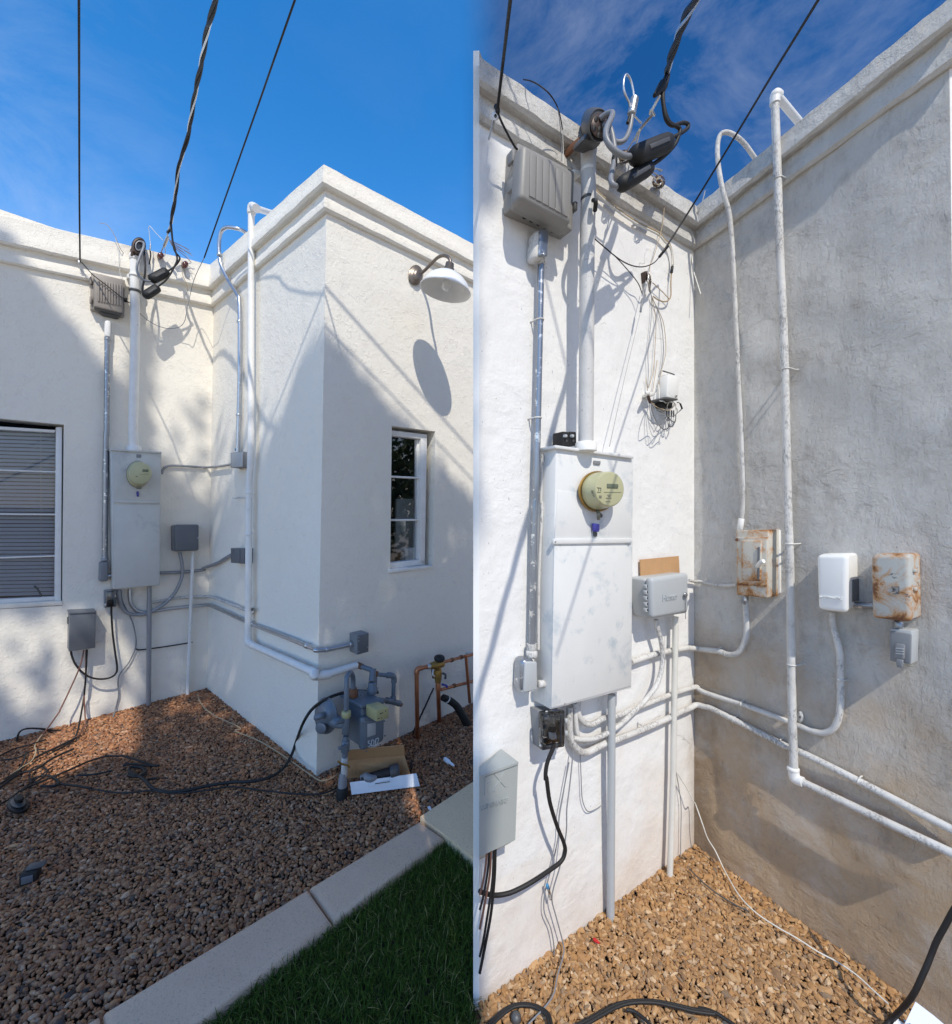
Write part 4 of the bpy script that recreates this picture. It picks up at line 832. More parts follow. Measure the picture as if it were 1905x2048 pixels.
mk('cord', G().tube(P1((556, 1590), (530, 1700), (460, 1860), (400, 1985), off=[.06, .08, .1, .1]) + [PZ(LE(*p), z) for p, z in (((335, 215), .15), ((250, 330), .03), ((150, 420), .028))], .0045, 7), M['browncable'], t)

# --- pipes and boxes on the wing's left face
t = thing('gas_pipe', 'tall white gas pipe climbing over the parapet of the left wing', 'pipe', L2.P(LD(322, 1440), .05))
GO = .05; rG = rp(6.0, L2.P((500, 900)))
mk('riser', G().tube(on(LB, L2, GO, (392, 385), (390, 900), (389, 1910)) + on(LD, L2, GO, (325, 400), (322, 900), (318, 1425)), rG, 14, 3), M['white'], t)
top = L2.P(LB(397, 365), GO); mk('elbow', G().tube([L2.P(LB(392, 405), GO), L2.P(LB(394, 372), GO), top + Vector((.004, 0, .006)), L2.P(LB(425, 372), GO + .0)], rG * 1.3, 14, 4), M['white'], t)
mk('roof_run', G().tube([L2.P(LB(410, 368), GO), L2.P(LB(520, 402), -.18)], rG, 14, 1), M['white'], t)
e2 = offpt(L2, L3, .05); eb = lean(Vector((e2.x, e2.y)), zat(840 + 1690 / 3.3018, e2.y), kl)
lo_ = on(LD, L2, GO, (318, 1445), (322, 1470), (348, 1487)); run = on(LD, L2, GO, (348, 1487), (540, 1572), (735, 1660))
mk('elbow', G().tube([L2.P(LD(317, 1415), GO)] + lo_, rG * 1.17, 14), M['white'], t); mk('run', G().tube(run, rG, 14, 2), M['white'], t)
mk('elbow', G().tube([run[-1] + (run[1] - run[-1]).normalized() * .01, on(LD, L2, GO, (765, 1675))[0], eb, on(LD, L3, GO, (835, 1683))[0], on(LD, L3, GO, (852, 1678))[0]], rG * 1.17, 14), M['white'], t)
mk('run', G().tube(on(LD, L3, GO, (840, 1681), (940, 1650), (1036, 1619)), rG, 14, 2), M['white'], t)
for y in (480, 755): strap(L2, LD, 324, y, 7.2, GO, t, M['white'], 7)
mk('stub', G().tube(on(LD, L2, .03, (305, 514), (255, 512), (235, 516), (218, 514)), .004, 6), M['whitepeel'], t)
t = thing('conduit', 'slim silver conduit hooked over the left parapet beside the tall gas pipe', 'conduit', L2.P(LD(248, 200), .03))
mk('pipe', G().tube(on(LB, L2, [-.1, -.02, .05, .075, .085, .085, .075, .05, .035, .03, .03, .03], (372, 538), (325, 508), (245, 492), (205, 512), (188, 565), (186, 650), (200, 735), (250, 840), (300, 920), (316, 990), (317, 1400), (306, 1900)) + on(LD, L2, .03, (250, 195)), rp(3.7, L2.P((470, 800))), 10, 5), M['galv'], t)
for c_, p_ in ((LB, (316, 1095)), (LB, (311, 1690)), (LB, (189, 668))): strap(L2, c_, *p_, 4.8, .03 if p_[0] > 200 else .085, t, M['galv'], 6)
mk('connector', G().lathe(L2.P(LD(248, 205), .03), (0, 0, 1), [(.015, 0), (.018, .003), (.018, .016), (.013, .02), (.013, .035)], 12), M['blue'], t)
t = thing('junction_box', 'lighter grey junction box below the hooked silver conduit in the left corner', 'junction box', L2.P(LD(245, 315), 0), 'junction boxes on the left wing')
mk('box', G().qbox(LD, L2, [(203, 216), (283, 208), (281, 310), (204, 316)], .062, .064, .003), M['mgrey'], t); mk('cover', G().qbox(LD, L2, [(206, 219), (281, 211), (279, 307), (207, 313)], .067, .006, .002), M['lgrey'], t)
t = thing('junction_box', 'dark grey square junction box touching the tall white gas pipe', 'junction box', L2.P(LD(250, 950), 0), 'junction boxes on the left wing')
mk('box', G().qbox(LD, L2, [(203, 846), (292, 848), (290, 950), (204, 944)], .06, .062, .003), M['dgrey'], t); mk('cover', G().qbox(LD, L2, [(206, 849), (262, 850), (261, 946), (207, 941)], .065, .006, .002), M['dgrey'], t)
t = thing('junction_box', 'grey square box with screws on the wing front above the gas meter', 'junction box', L3.P(LD(1080, 1545), 0), 'junction boxes on the left wing')
mk('box', G().qbox(LD, L3, [(1040, 1424), (1117, 1406), (1115, 1532), (1041, 1552)], .085, .087, .003), M['mgrey'], t); mk('cover', G().qbox(LD, L3, [(1042, 1427), (1115, 1410), (1113, 1529), (1043, 1549)], .09, .006, .002), M['dgrey'], t)
screws(L3, LD, [(1050, 1460), (1108, 1500), (1050, 1530), (1050, 1437)], .09, t, 3)

# --- gas meter
def W3(off, *p): return on(LG, L3, off, *p)
t = thing('gas_meter', 'blue-grey gas meter with a yellowed index box at the wing corner', 'gas meter', L3.P(LG(750, 1010), .25))
mk('case', G().qbox(LG, L3, [(618, 580), (856, 525), (858, 935), (622, 1030)], .27, .19, .02, 3), M['gas'], t)
mk('lid', G().qbox(LG, L3, [(608, 548), (872, 490), (872, 535), (608, 595)], .285, .225, .010, 3), M['gas'], t)
mk('front_cover', G().qbox(LG, L3, [(622, 690), (880, 668), (874, 945), (622, 1068)], .31, .05, .030, 4), M['gas'], t)
mk('cover_plate', G().qbox(LG, L3, [(645, 720), (862, 700), (858, 920), (645, 1030)], .316, .02, .022, 3), M['gas'], t)
ib = mk('index_box', G().qbox(LG, L3, [(778, 602), (916, 566), (915, 690), (782, 732)], .40, .10, .006), M['yellowed'], t)
for q in ([(818, 632), (836, 628), (836, 644), (818, 648)], [(842, 626), (852, 624), (852, 634), (842, 637)], [(872, 606), (884, 602), (884, 616), (873, 619)], [(790, 690), (816, 684), (816, 692), (790, 698)], [(828, 684), (842, 680), (842, 688), (828, 691)]): mk('print', G().qbox(LG, L3, q, .4005, .003), M['ink'], ib)
mk('label_plate', G().qbox(LG, L3, [(682, 752), (772, 738), (772, 868), (682, 896)], .3175, .006, .001), M['lgrey'], t)
ch = G()
for s in (((708, 935), (690, 940), (692, 960), (712, 968), (708, 990), (688, 1000)), ((728, 925), (722, 985)), ((728, 925), (752, 930), (748, 975), (722, 988)), ((772, 915), (764, 990)), ((772, 915), (800, 905), (798, 935), (780, 975), (764, 990))): ch.tube(W3(.3185, *s), .0017, 5, 3)
mk('chalk_mark', ch, M['paper'], t)
screws(L3, LG, [(640, 750), (640, 980), (870, 880), (865, 720), (820, 980), (668, 1048)], .311, t, 10, M['gas'])
screws(GND, lambda x, y: LG(x, y), [], 0, t)
lz = L3.P(LG(620, 500), .2).z
for p in ((610, 440), (690, 500), (560, 500), (760, 470), (640, 525)): v = L3.P(LG(*p), .2); mk('bolt', G().cyl(v - Vector((0, 0, .004)), v + Vector((0, 0, .012)), .007, 8), M['gas'], t)
rgp = rp(5.2, PD((650, 1450), 2.35))
mk('inlet_union', G().lathe(L3.P(LG(528, 420), .17), (0, 0, 1), [(.024, -.02), (.026, -.005), (.026, .012), (.019, .016), (.019, .03)], 14), M['rustpipe'], t)
mk('inlet_pipe', G().tube(W3([.17, .17, .19, .22, .25, .27, .28, .28], (525, 400), (525, 280), (515, 215), (490, 195), (463, 230), (455, 300), (453, 450), (450, 600)), rgp, 12), M['gas'], t)
vb = L3.P(LG(445, 700), .28)
mk('valve', G().cyl(W3(.28, (446, 860))[0], W3(.28, (449, 620))[0], .020, 14), M['gas'], t); mk('valve_collar', G().cyl(W3(.28, (450, 680))[0], W3(.28, (450, 610))[0], .024, 14), M['yellowed'], t)
mk('valve_ear', G().tube(W3([.28, .3, .3], (425, 720), (350, 735), (330, 745)), .012, 8), M['gas'], t)
mk('riser', G().tube(W3(.28, (446, 880), (440, 1000), (430, 1200)) + [PZ(LG(418, 1420), .05)], .0145, 12, 2), M['gas'], t)
mk('valve', G().cyl(W3(.28, (438, 1060))[0], W3(.28, (446, 930))[0], .021, 14), M['gas'], t); mk('handle', G().tube(W3([.3, .31, .31], (450, 985), (400, 1010), (365, 1015)), .009, 8), M['gas'], t)
mk('tape', G().cyl(W3(.28, (428, 1320))[0], W3(.28, (434, 1110))[0], .0165, 12), M['whitepeel'], t)
mk('ground_sleeve', G().lathe(PZ(LG(405, 1560), 0), (0, 0, 1), [(.030, -.02), (.030, .05), (.024, .06)], 16), M['black'], t); mk('riser_boot', G().lathe(PZ(LG(405, 1560), 0), Vector((.03, .02, 1)), [(.024, 0), (.022, .10), (.017, .13)], 14), M['tubegrey'], t)
mk('clamp', G().tube(W3(.31, (360, 1155), (400, 1185), (470, 1205), (480, 1225)), .005, 7), M['brass'], t)
# regulator
rg = mk('regulator', G().rings(L2, LG, [(245, 665, 112, 190, -.02), (235, 662, 118, 198, .0), (228, 660, 118, 198, .012), (222, 660, 100, 172, .02), (210, 660, 84, 140, .035), (190, 665, 50, 80, .055)], 30), M['gas'], t)
for i in range(10):
    a = i * .628; p_ = L2.P(LG(228 + 108 * math.cos(a), 660 + 182 * math.sin(a)), .012); mk('flange_bolt', G().cyl(p_ - L2.n * .004, p_ + L2.n * .010, .006, 7), M['gas'], rg)
mk('rim', G().rings(L2, LG, [(229, 660, 122, 203, .0), (227, 660, 122, 203, .016), (226, 660, 104, 178, .018), (226, 660, 104, 178, .0)], 30, (False, False)), M['gas'], rg)
mk('regulator_back', G().tube([L2.P(LG(250, 690), -.01), L3.P(LG(330, 720), .2), L3.P(LG(430, 760), .27)], [.055, .035, .02], 14, 3), M['gas'], rg)
mk('vent', G().tube([L2.P(LG(215, 650), .05), L2.P(LG(165, 668), .09), L2.P(LG(120, 685), .10)], [.018, .015, .015], 10), M['gas'], rg)
mk('cap', G().rings(L2, LG, [(190, 790, 52, 70, .0), (180, 795, 60, 66, .05), (172, 800, 58, 60, .065), (165, 805, 40, 44, .07)], 16), M['gas'], rg)
# outlet pipe work
mk('elbow', G().tube([L3.P(LG(555, 105), .05)] + W3([.06, .08], (590, 115), (625, 130)), rgp * 1.25, 12), M['rustpipe'], t)
mk('outlet_run', G().tube(W3([.08, .11, .14], (620, 128), (670, 145), (725, 165)), rgp, 12, 2), M['gas'], t); mk('tee', G().tube(W3([.14, .15, .16], (742, 150), (738, 220), (728, 290)), rgp * 1.4, 12, 2), M['gas'], t); mk('ring', G().cyl(W3(.15, (765, 205))[0], W3(.155, (790, 212))[0], rgp * 1.3), M['rustpipe'], t)
mk('outlet_drop', G().tube(W3([.15, .16, .17], (765, 215), (762, 300), (755, 380)), rgp * .95, 12, 2), M['gas'], t)
mk('outlet_union', G().lathe(L3.P(LG(732, 400), .17), (0, 0, 1), [(.028, -.01), (.032, .0), (.032, .02), (.024, .026), (.024, .05), (.02, .055)], 14), M['gas'], t)
mk('bypass_run', G().tube(W3([.16, .17], (785, 212), (900, 222)), rgp * .85, 12, 1), M['gas'], t); mk('elbow', G().tube(W3([.17, .175, .175, .175], (895, 222), (940, 222), (968, 245), (970, 300)), rgp * 1.25, 12), M['gas'], t)
mk('bypass_drop', G().tube(W3(.175, (968, 290), (962, 460)), rgp * .85, 12, 1), M['gas'], t); mk('tee', G().tube(W3(.175, (885, 495), (950, 505), (1030, 530)), rgp * 1.3, 12, 2), M['gas'], t); mk('tee_neck', G().cyl(W3(.175, (960, 510))[0], W3(.175, (962, 450))[0], rgp * 1.25), M['gas'], t)
mk('plug', G().cyl(W3(.175, (1025, 530))[0], W3(.18, (1055, 545))[0], rgp * .9), M['rustpipe'], t); mk('spigot', G().tube(W3([.22, .18], (800, 480), (890, 495)), rgp * .8, 10, 1), M['gas'], t)

# --- opened carton at the meter
gp = lambda c, z, *P_: [PZ(c(*p), z) for p in P_]
t = thing('opened_carton', 'flattened brown cardboard carton with a white flap under the gas meter', 'carton', PZ(LG(800, 1350), 0))
def slab(name, pts, th, mat, parent):
    n = (pts[1] - pts[0]).cross(pts[3] - pts[0]).normalized()
    if n.z < 0: n = -n
    return mk(name, G().hexa(pts, [p - n * th for p in pts], 0), mat, parent)
cA, cB = PZ(LG(440, 1150), .13), PZ(LG(1085, 1092), .13); cC, cD = PZ(LG(1148, 1300), .03), PZ(LG(450, 1335), .03)
pan = slab('corrugated_panel', [cA, cB, cC, cD], .004, M['card'], t)
for i in range(46):
    f = (i + .5) / 46; a_, b_ = cA.lerp(cB, f), cD.lerp(cC, f); mk('flute', G().tube([a_ + Vector((0, -.001, .001)), b_ + Vector((0, -.001, .001))], .0035, 5, 1, False), M['card'], pan)
slab('top_flap', [PZ(LG(400, 1040), .21), PZ(LG(1080, 975), .21), cB + Vector((0, .002, .001)), cA + Vector((0, .002, .001))], .004, M['card'], t)
wf = [PZ(LG(488, 1388), .075), PZ(LG(1215, 1290), .075), PZ(LG(1252, 1428), .018), PZ(LG(510, 1522), .018)]
slab('white_flap', wf, .004, M['paper'], t)
slab('white_tab', [p + Vector((0, -.003, .004)) for p in (PZ(LG(690, 1366), .072), PZ(LG(915, 1338), .072), PZ(LG(928, 1388), .05), PZ(LG(690, 1432), .05))], .003, M['paper'], t)
mk('slot', G().tube([p + Vector((0, -.008, .009)) for p in (PZ(LG(768, 1410), .055), PZ(LG(928, 1388), .055))], .002, 5, 1), M['dark'], t)
t = thing('path_light_stake', 'black ribbed plastic tube lying in the opened cardboard carton', 'tube', PZ(LG(820, 1320), .05))
a_, b_ = PZ(LG(610, 1352), .075), PZ(LG(985, 1262), .085); mk('tube', G().lathe(a_, b_ - a_, [(.014, 0), (.02, .02), (.023, .08), (.027, .16), (.03, (b_ - a_).length)], 14), M['black'], t); mk('collar', G().lathe(b_, b_ - a_, [(.034, -.03), (.036, -.02), (.036, .016), (.03, .02)], 16), M['castgrey'], t); mk('bag', G().tube(gp(LG, .08, (600, 1340), (660, 1330), (720, 1345), (780, 1330)), [.01, .024, .02, .01], 9), M['bluegrey'], t)

# --- copper backflow assembly
CP = .15
t = thing('backflow_assembly', 'copper pipes with a brass valve and black handwheel on the left wing', 'plumbing', PZ(LG(1225, 940), 0))
rC_ = rp(4.3, L3.P((835, 1400), CP))
mk('riser', G().tube([PZ(LG(1226, 950), -.03)] + W3(CP, (1222, 700), (1216, 210)), rC_, 12, 2), M['copper'], t); mk('elbow', G().tube(W3(CP, (1217, 215), (1220, 170), (1240, 148), (1275, 140)), rC_ * 1.22, 12), M['copper'], t)
mk('top_run', G().tube(W3(CP, (1265, 142), (1350, 125)), rC_, 12, 1), M['copper'], t); mk('union', G().cyl(W3(CP, (1330, 130))[0], W3(CP, (1362, 122))[0], rC_ * 1.3), M['bare'], t)
v = mk('valve_body', G().tube(W3(CP, (1360, 122), (1420, 112), (1500, 95)), [rC_ * 1.4, rC_ * 2.0, rC_ * 1.6], 12).tube(W3(CP, (1450, 110), (1462, 60)), rC_ * 1.5, 12, 1), M['brass'], t)
hw = W3(CP, (1465, 38))[0]; mk('handwheel', G().lathe(hw, (.1, -.25, 1), [(.010, -.012), (.034, -.010), (.038, 0), (.034, .010), (.014, .014), (.01, .018)], 18), M['black'], v)
mk('top_run', G().tube(W3(CP, (1495, 82), (1640, 42), (1775, 8), (2000, -50)), rC_ * .8, 12, 1), M['copper'], t)
mk('check_valve', G().tube(W3(CP, (1445, 110), (1452, 200), (1448, 300)), [rC_ * 1.3, rC_ * 1.9, rC_ * 1.5], 12), M['brass'], t); mk('valve_face', G().qbox(LG, L3, [(1430, 180), (1482, 170), (1478, 262), (1428, 272)], CP + .05, .03, .004), M['brass'], t)
mk('test_cock', G().tube(W3([CP + .03, CP + .05, CP + .05], (1500, 200), (1530, 215), (1528, 260)), .008, 8), M['castgrey'], t); mk('test_cock', G().tube(W3([CP + .02, CP + .05, CP + .05], (1490, 320), (1540, 335), (1545, 350)), .008, 8), M['navy'], t)
mk('lever', G().tube(W3([CP + .03, CP + .05, CP + .05], (1395, 160), (1390, 215), (1410, 235)), .006, 8), M['bare'], t); mk('lug', G().cyl(W3(CP, (1390, 160))[0], W3(CP, (1405, 250))[0], .012), M['castgrey'], t)
mk('riser', G().tube(W3(CP, (1448, 300), (1455, 500)) + [PZ(LG(1463, 750), -.03)], rC_ * 1.05, 12, 2), M['copper'], t); mk('tee', G().cyl(W3(CP, (1450, 310))[0], W3(CP, (1450, 390))[0], rC_ * 1.3), M['copper'], t)
mk('lower_run', G().tube(W3(CP, (1480, 378), (1650, 332), (1835, 284), (2000, 240)), rC_ * .78, 12, 1), M['copper'], t)
mk('far_riser', G().tube(W3(CP + .03, (1752, 0), (1768, 200), (1795, 520)), rC_ * .8, 12, 1), M['copper'], t)
for p in ((1625, 335), (1700, 25), (1600, 55)): a_ = W3(CP, p)[0]; mk('coupling', G().cyl(a_ - L3.u * .012, a_ + L3.u * .012, rC_ * 1.05), M['rustpipe'], t)
mk('panel', G().qbox(LG, L3, [(1770, -20), (1840, -30), (1840, 285), (1775, 280)], .02, .02, .003), M['cab'], t)
t = thing('insulated_line', 'black insulated hose curving down into the pebbles beside the copper pipes', 'hose', PZ(LG(1800, 860), 0))
mk('hose', G().tube(W3([.14, .15, .17, .19, .21, .22, .22], (1500, 462), (1560, 488), (1640, 545), (1700, 630), (1755, 730), (1795, 830), (1810, 900)), [.022, .025, .025, .028, .03, .032, .034], 14), M['black'], t); a_ = W3(.15, (1548, 480))[0]; mk('tie', G().lathe(a_ - L3.u * .003 , W3(.16, (1640, 545))[0] - a_, [(.026, 0), (.028, .001), (.028, .006), (.026, .007)], 16), M['whitecable'], t)
pipe('drip_line', 'thin black tube slanting behind the copper riser on the left wing', 'tube', W3(.06, (1402, 360), (1330, 515), (1250, 690), (1190, 820), (1160, 960)) + gp(LG, .02, (1160, 1240)), .006, M['blackcord'], 7)
t = thing('tube_nozzle', 'white plastic nozzle lying on the pebbles near the copper pipes', 'nozzle', PZ(LG(1570, 1165), 0))
mk('cone', G().lathe(PZ(LG(1515, 1125), .03), PZ(LG(1635, 1215), .03) - PZ(LG(1515, 1125), .03), [(.006, 0), (.012, .01), (.013, .05), (.008, .055), (.007, .09), (.004, .1)], 12), M['paper'], t)
for c_, q, nm, lb, mt in ((LG, [(1335, 1655), (1362, 1640), (1385, 1690), (1358, 1686)], 'tag', 'small blue and white tag lying beside the tan slab', 'paper'), (LG, [(200, 1500), (296, 1472), (298, 1486), (205, 1516)], 'wood_chip', 'pale splinter of wood on the pebbles left of the gas riser', 'card')):
    pts = gp(c_, .03, *q); mk(nm, G().hexa(pts, [p - Vector((0, 0, .004)) for p in pts]), M[mt], None, lb, nm.replace('_', ' '))

# --- hoses, cords and lamps on the pebbles
def lay(c, *p, z=.032): return [PZ(c(*q), z) for q in p]
hose = on(LF, L3, [.03, .06, .10, .14], (1095, 500), (960, 488), (850, 500), (730, 540)) + [PD(LF(620, 612), 2.42)] + [PD(LF(548, 715), 2.40), PZ(LF(495, 850), .12), PZ(LF(455, 965), .05)] + lay(LF, (390, 1065), (290, 1128), (150, 1158), (0, 1165)) + lay(LE, (1180, 632), (1050, 660), (940, 665), (870, 645), (815, 590), (760, 565), (735, 545), (750, 525), (810, 530), (825, 560), (780, 578), (730, 570))
pipe('garden_hose', 'black hose looping from behind the gas meter across the brown pebbles', 'hose', hose, .0085, M['blackcord'], 8)
pipe('cable', 'thin black cable straggling from the gas riser across the pebbles', 'cable', lay(LF, (860, 1165), (700, 1245), (500, 1250), (250, 1225), (0, 1195)) + lay(LE, (1200, 655), (1000, 675), (860, 660), (700, 672), (560, 655), (420, 630)), .0045, M['blackcord'], 6)
t = thing('cable_tangle', 'tangle of black lighting cables on the pebbles below the transformer box', 'cables', PZ(LE(250, 550), 0))
for q in (((0, 625), (90, 560), (200, 470), (330, 410), (435, 355)), ((0, 645), (110, 570), (210, 540), (300, 480), (420, 420)), ((95, 375), (110, 330), (150, 308), (220, 303), (300, 312), (370, 318)), ((220, 303), (270, 318), (305, 335), (260, 345)), ((0, 460), (80, 420), (180, 400), (260, 370)), ((0, 490), (100, 470), (190, 430), (260, 420)), ((690, 462), (600, 465), (500, 495), (400, 545), (280, 590), (160, 640), (120, 670)), ((690, 462), (760, 480), (830, 500), (890, 520)), ((440, 575), (540, 568), (640, 545)), ((165, 580), (180, 540), (230, 520), (270, 545), (240, 590), (190, 610), (165, 580)), ((175, 600), (260, 570), (330, 600), (320, 630), (230, 640)), ((320, 615), (430, 632), (520, 650)), ((0, 735), (60, 700), (110, 665), (200, 600), (300, 520)), ((30, 590), (90, 550), (130, 500), (150, 440)), ((840, 600), (870, 590), (895, 588)), ((700, 515), (760, 505), (830, 515), (905, 522))):
    mk('cable', G().tube([p + Vector((0, 0, random.uniform(-.004, .006))) for i, p in enumerate(on(LE, L1, .09, *q) if q[0] in ((95, 375), (220, 303)) else lay(LE, *q))], random.choice((.0045, .0055, .0065)), 6), M['blackcord'], t)
mk('cable', G().tube(lay(LE, (65, 565), (120, 530), (180, 490), (205, 440), (200, 400), (240, 340)), .004, 6), M['tancable'], t)
pipe('wire', 'pale thin wire lying along the base of the left wing', 'wire', lay(LE, (1115, 30), (1125, 110), (1150, 170), (1220, 230), (1367, 300), z=.05)[1:] + lay(LF, (40, 785), (200, 850), (330, 925), (450, 1005), (570, 1090), (650, 1145), (700, 1152), (760, 1130), (800, 1100)), .0035, M['tancable'], 6)
t = thing('deck_light', 'round black disc light with a raised cap on the pebbles', 'light', PZ(LE(103, 765), 0))
mk('base', G().rings(GND, LE, [(103, 748, 66, 48, 0), (103, 740, 66, 48, .03), (103, 736, 62, 45, .038), (103, 734, 50, 35, .04), (103, 732, 46, 32, .045)], 26), M['black'], t); mk('ring', G().rings(GND, LE, [(103, 730, 44, 30, .044), (103, 726, 44, 30, .055), (104, 722, 36, 25, .058)], 24), M['castgrey'], t); mk('cap', G().rings(GND, LE, [(106, 712, 29, 20, .055), (108, 700, 29, 20, .085), (110, 694, 24, 16, .093), (110, 692, 12, 8, .095)], 22), M['black'], t)
t = thing('spot_light', 'small black box light lying alone on the near pebbles', 'light', PZ(LE(178, 1140), 0))
a_ = PZ(LE(175, 1135), .03); mk('body', G().box(a_, (.024, .012, 0), (-.014, .026, 0), (0, 0, .022), .006), M['black'], t); mk('visor', G().box(a_ + Vector((.012, .012, .026)), (.026, .012, 0), (-.008, .016, 0), (0, 0, .004), .003), M['castgrey'], t); mk('lens', G().box(a_ + Vector((.013, -.027, .0)), (.016, .008, 0), (-.002, .003, 0), (0, 0, .014), .002), M['dgrey'], t)

# ============================================================= RIGHT YARD FITTINGS
def Q1(*p, off=.02, c=RE): return on(c, R1, off, *p)
def Q2(*p, off=.02, c=RF): return on(c, R2, off, *p)
def rcorner(py, off=.03):
    v = offpt(R1, R2, off); return Vector((v.x, v.y, zat(py, v.y)))
rr1 = lambda px, p=(1220, 1000): rp(px, R1.P(p)); rr2 = lambda px, p=(1560, 1000): rp(px, R2.P(p))

# --- grey terminal box
t = thing('terminal_box', 'large warm grey terminal box with slatted lid high on the sunny old wall', 'utility box', R1.P(RA(540, 1700), 0))
mk('body', G().qbox(RA, R1, [(328, 1078), (768, 1304), (752, 1768), (302, 1560)], .06, .062, .008, 3), M['warmgrey'], t)
cv = mk('cover', G().qbox(RA, R1, [(368, 1084), (760, 1302), (744, 1716), (346, 1508)], .112, .055, .016, 4), M['warmgrey'], t)
for i in range(6):
    x = 424 + i * 49.5; y = 1158 + i * 29.8; b_ = 1494 + i * 27.5
    mk('slat', G().qbox(RA, R1, [(x + 2, y), (x + 47, y + 27), (x + 43, b_ + 24), (x - 4, b_)], .1155, .008, .0015), M['warmgrey'], cv)
mk('lip', G().qbox(RA, R1, [(346, 1512), (742, 1718), (736, 1752), (352, 1540)], .09, .05, .006), M['warmgrey'], t)
for i in range(6):
    p = R1.P(RA(385 + i * 54, 1604 + i * 27), .035); mk('gland', G().lathe(p, (0, 0, -1), [(.012, -.01), (.012, .012), (.009, .014), (.009, .024)], 10), M['black'], t)
for y in (1180, 1392): mk('latch', G().qbox(RA, R1, [(290, y - 50), (312, y - 40), (312, y + 52), (290, y + 42)], .07, .03, .003), M['warmgrey'], t)
mk('clip', G().qbox(RA, R1, [(766, 1530), (790, 1540), (788, 1610), (764, 1600)], .07, .03, .004), M['castgrey'], t)

# --- mast
MR = .095
t = thing('service_mast', 'cracked white mast pipe with a dark cast weatherhead on the sunny old wall', 'mast', R1.P((1172, 888), MR))
mk('pipe', G().tube(on(RA, R1, MR, (868, 1090), (870, 1500)) + on(RC, R1, MR, (860, 0), (856, 700), (850, 1560)), rr1(13.6, (1172, 500)), 20, 3), M['mast'], t)
mk('coupling', G().cyl(R1.P(RA(868, 1140), MR), R1.P(RA(868, 1075), MR), rr1(15, (1172, 300)), 20), M['white'], t)
def hoop(c, w, x, y0, y1, off, px_, parent, mat, name='strap'): a_, b_ = w.P(c(x, y1), off), w.P(c(x, y0), off); mk(name, G().cyl(a_, b_, rp(px_, a_), 20, .1), mat, parent)
hoop(RA, R1, 868, 1288, 1320, MR, 14.8, t, M['white']); mk('lug', G().qbox(RA, R1, [(758, 1282), (815, 1300), (815, 1345), (756, 1325)], .06, .06, .006), M['white'], t)
hoop(RA, R1, 866, 1508, 1540, MR, 14.4, t, M['castgrey'], 'wire_clamp'); mk('clamp_tail', G().tube(on(RA, R1, [.13, .15, .13], (905, 1530), (925, 1540), (920, 1610)), .007, 6), M['black'], t)
w_ = mk('weatherhead', G().rings(R1, RA, [(880, 965, 60, 118, .03), (890, 958, 78, 135, .05), (915, 955, 84, 138, .11), (945, 955, 86, 136, .16), (952, 955, 80, 126, .172), (955, 956, 74, 112, .168)], 28).qbox(RA, R1, [(858, 1000), (965, 1012), (980, 1100), (835, 1062)], .15, .06, .012), M['castgrey'], t)
fp = mk('wire_plate', G().rings(R1, RA, [(954, 958, 68, 100, .165), (955, 958, 66, 98, .176), (955, 958, 58, 88, .179)], 26), M['bronze'], w_)
for x, y in ((930, 905), (978, 915), (915, 975), (955, 985), (950, 1030), (990, 980)): mk('hole', G().rings(R1, RA, [(x, y, 15, 24, .178), (x, y, 15, 24, .1805)], 10), M['black'], w_)
mk('bracket', G().qbox(RA, R1, [(795, 1040), (830, 1050), (815, 1110), (790, 1100)], .08, .07, .004), M['rustpipe'], t); mk('base_seal', G().lathe(R1.P(RC(850, 1566), MR), (0, 0, 1), [(.036, -.02), (.036, .004), (.028, .010)], 18), M['white'], t)

# --- service conductors at the right mast
rg1 = rr1(5.2, (1220, 280)) * .86
t = thing('service_cable', 'thick grey cables looping from the right cast weatherhead to the black sleeves', 'cable', R1.P(RA(1000, 1000), .2))
mk('cable', G().tube(on(RA, R1, [.18, .2, .22, .23, .24, .25, .26, .27, .27], (960, 905), (1010, 870), (1052, 862), (1045, 900), (1005, 990), (1010, 1070), (1060, 1140), (1140, 1188), (1225, 1196)), rg1, 12), M['bluegrey'], t)
mk('cable', G().tube(on(RA, R1, [.18, .2, .21, .22, .23, .24, .25, .25], (985, 960), (1030, 970), (1056, 1050), (1072, 1190), (1050, 1310), (1040, 1370), (1060, 1415), (1118, 1428)), rg1 * .95, 12), M['bluegrey'], t)
mk('cable', G().tube(on(RA, R1, [.18, .2, .21, .22, .22, .22], (990, 985), (1030, 1040), (1085, 1085), (1145, 1070), (1185, 985), (1202, 875)), rg1 * .9, 12), M['bluegrey'], t)
mk('collar', G().cyl(R1.P(RA(1070, 1200), .22), R1.P(RA(1066, 1262), .225), rg1 * 1.08), M['black'], t)
t = thing('dead_end_grip', 'silver preformed wire loop sticking up beside the right weatherhead', 'wire', R1.P(RA(1205, 870), .22))
mk('loop', G().tube(on(RA, R1, .22, (1200, 870), (1185, 790), (1150, 715), (1137, 640), (1150, 580), (1170, 572), (1195, 615), (1212, 690), (1218, 760)), .0034, 7), M['bare'], t)
a_, b_ = R1.P(RA(1198, 875), .22), R1.P(RA(1222, 750), .22); mk('coil', G().lathe(a_, b_ - a_, [(.011 + .003 * (i % 2), (b_ - a_).length * i / 12) for i in range(13)], 12), M['bare'], t)
mk('tail', G().tube(on(RA, R1, .21, (1210, 870), (1240, 905), (1275, 940)), .003, 6), M['bare'], t); mk('stub', G().tube(on(RA, R1, .22, (1190, 880), (1168, 940)), .005, 6, 1), M['black'], t)
t = thing('splice', 'fat black splice sleeve against the sky by the right weatherhead, upper one', 'splice', R1.P(RA(1350, 1140), .28), 'splice sleeves at the right weatherhead')
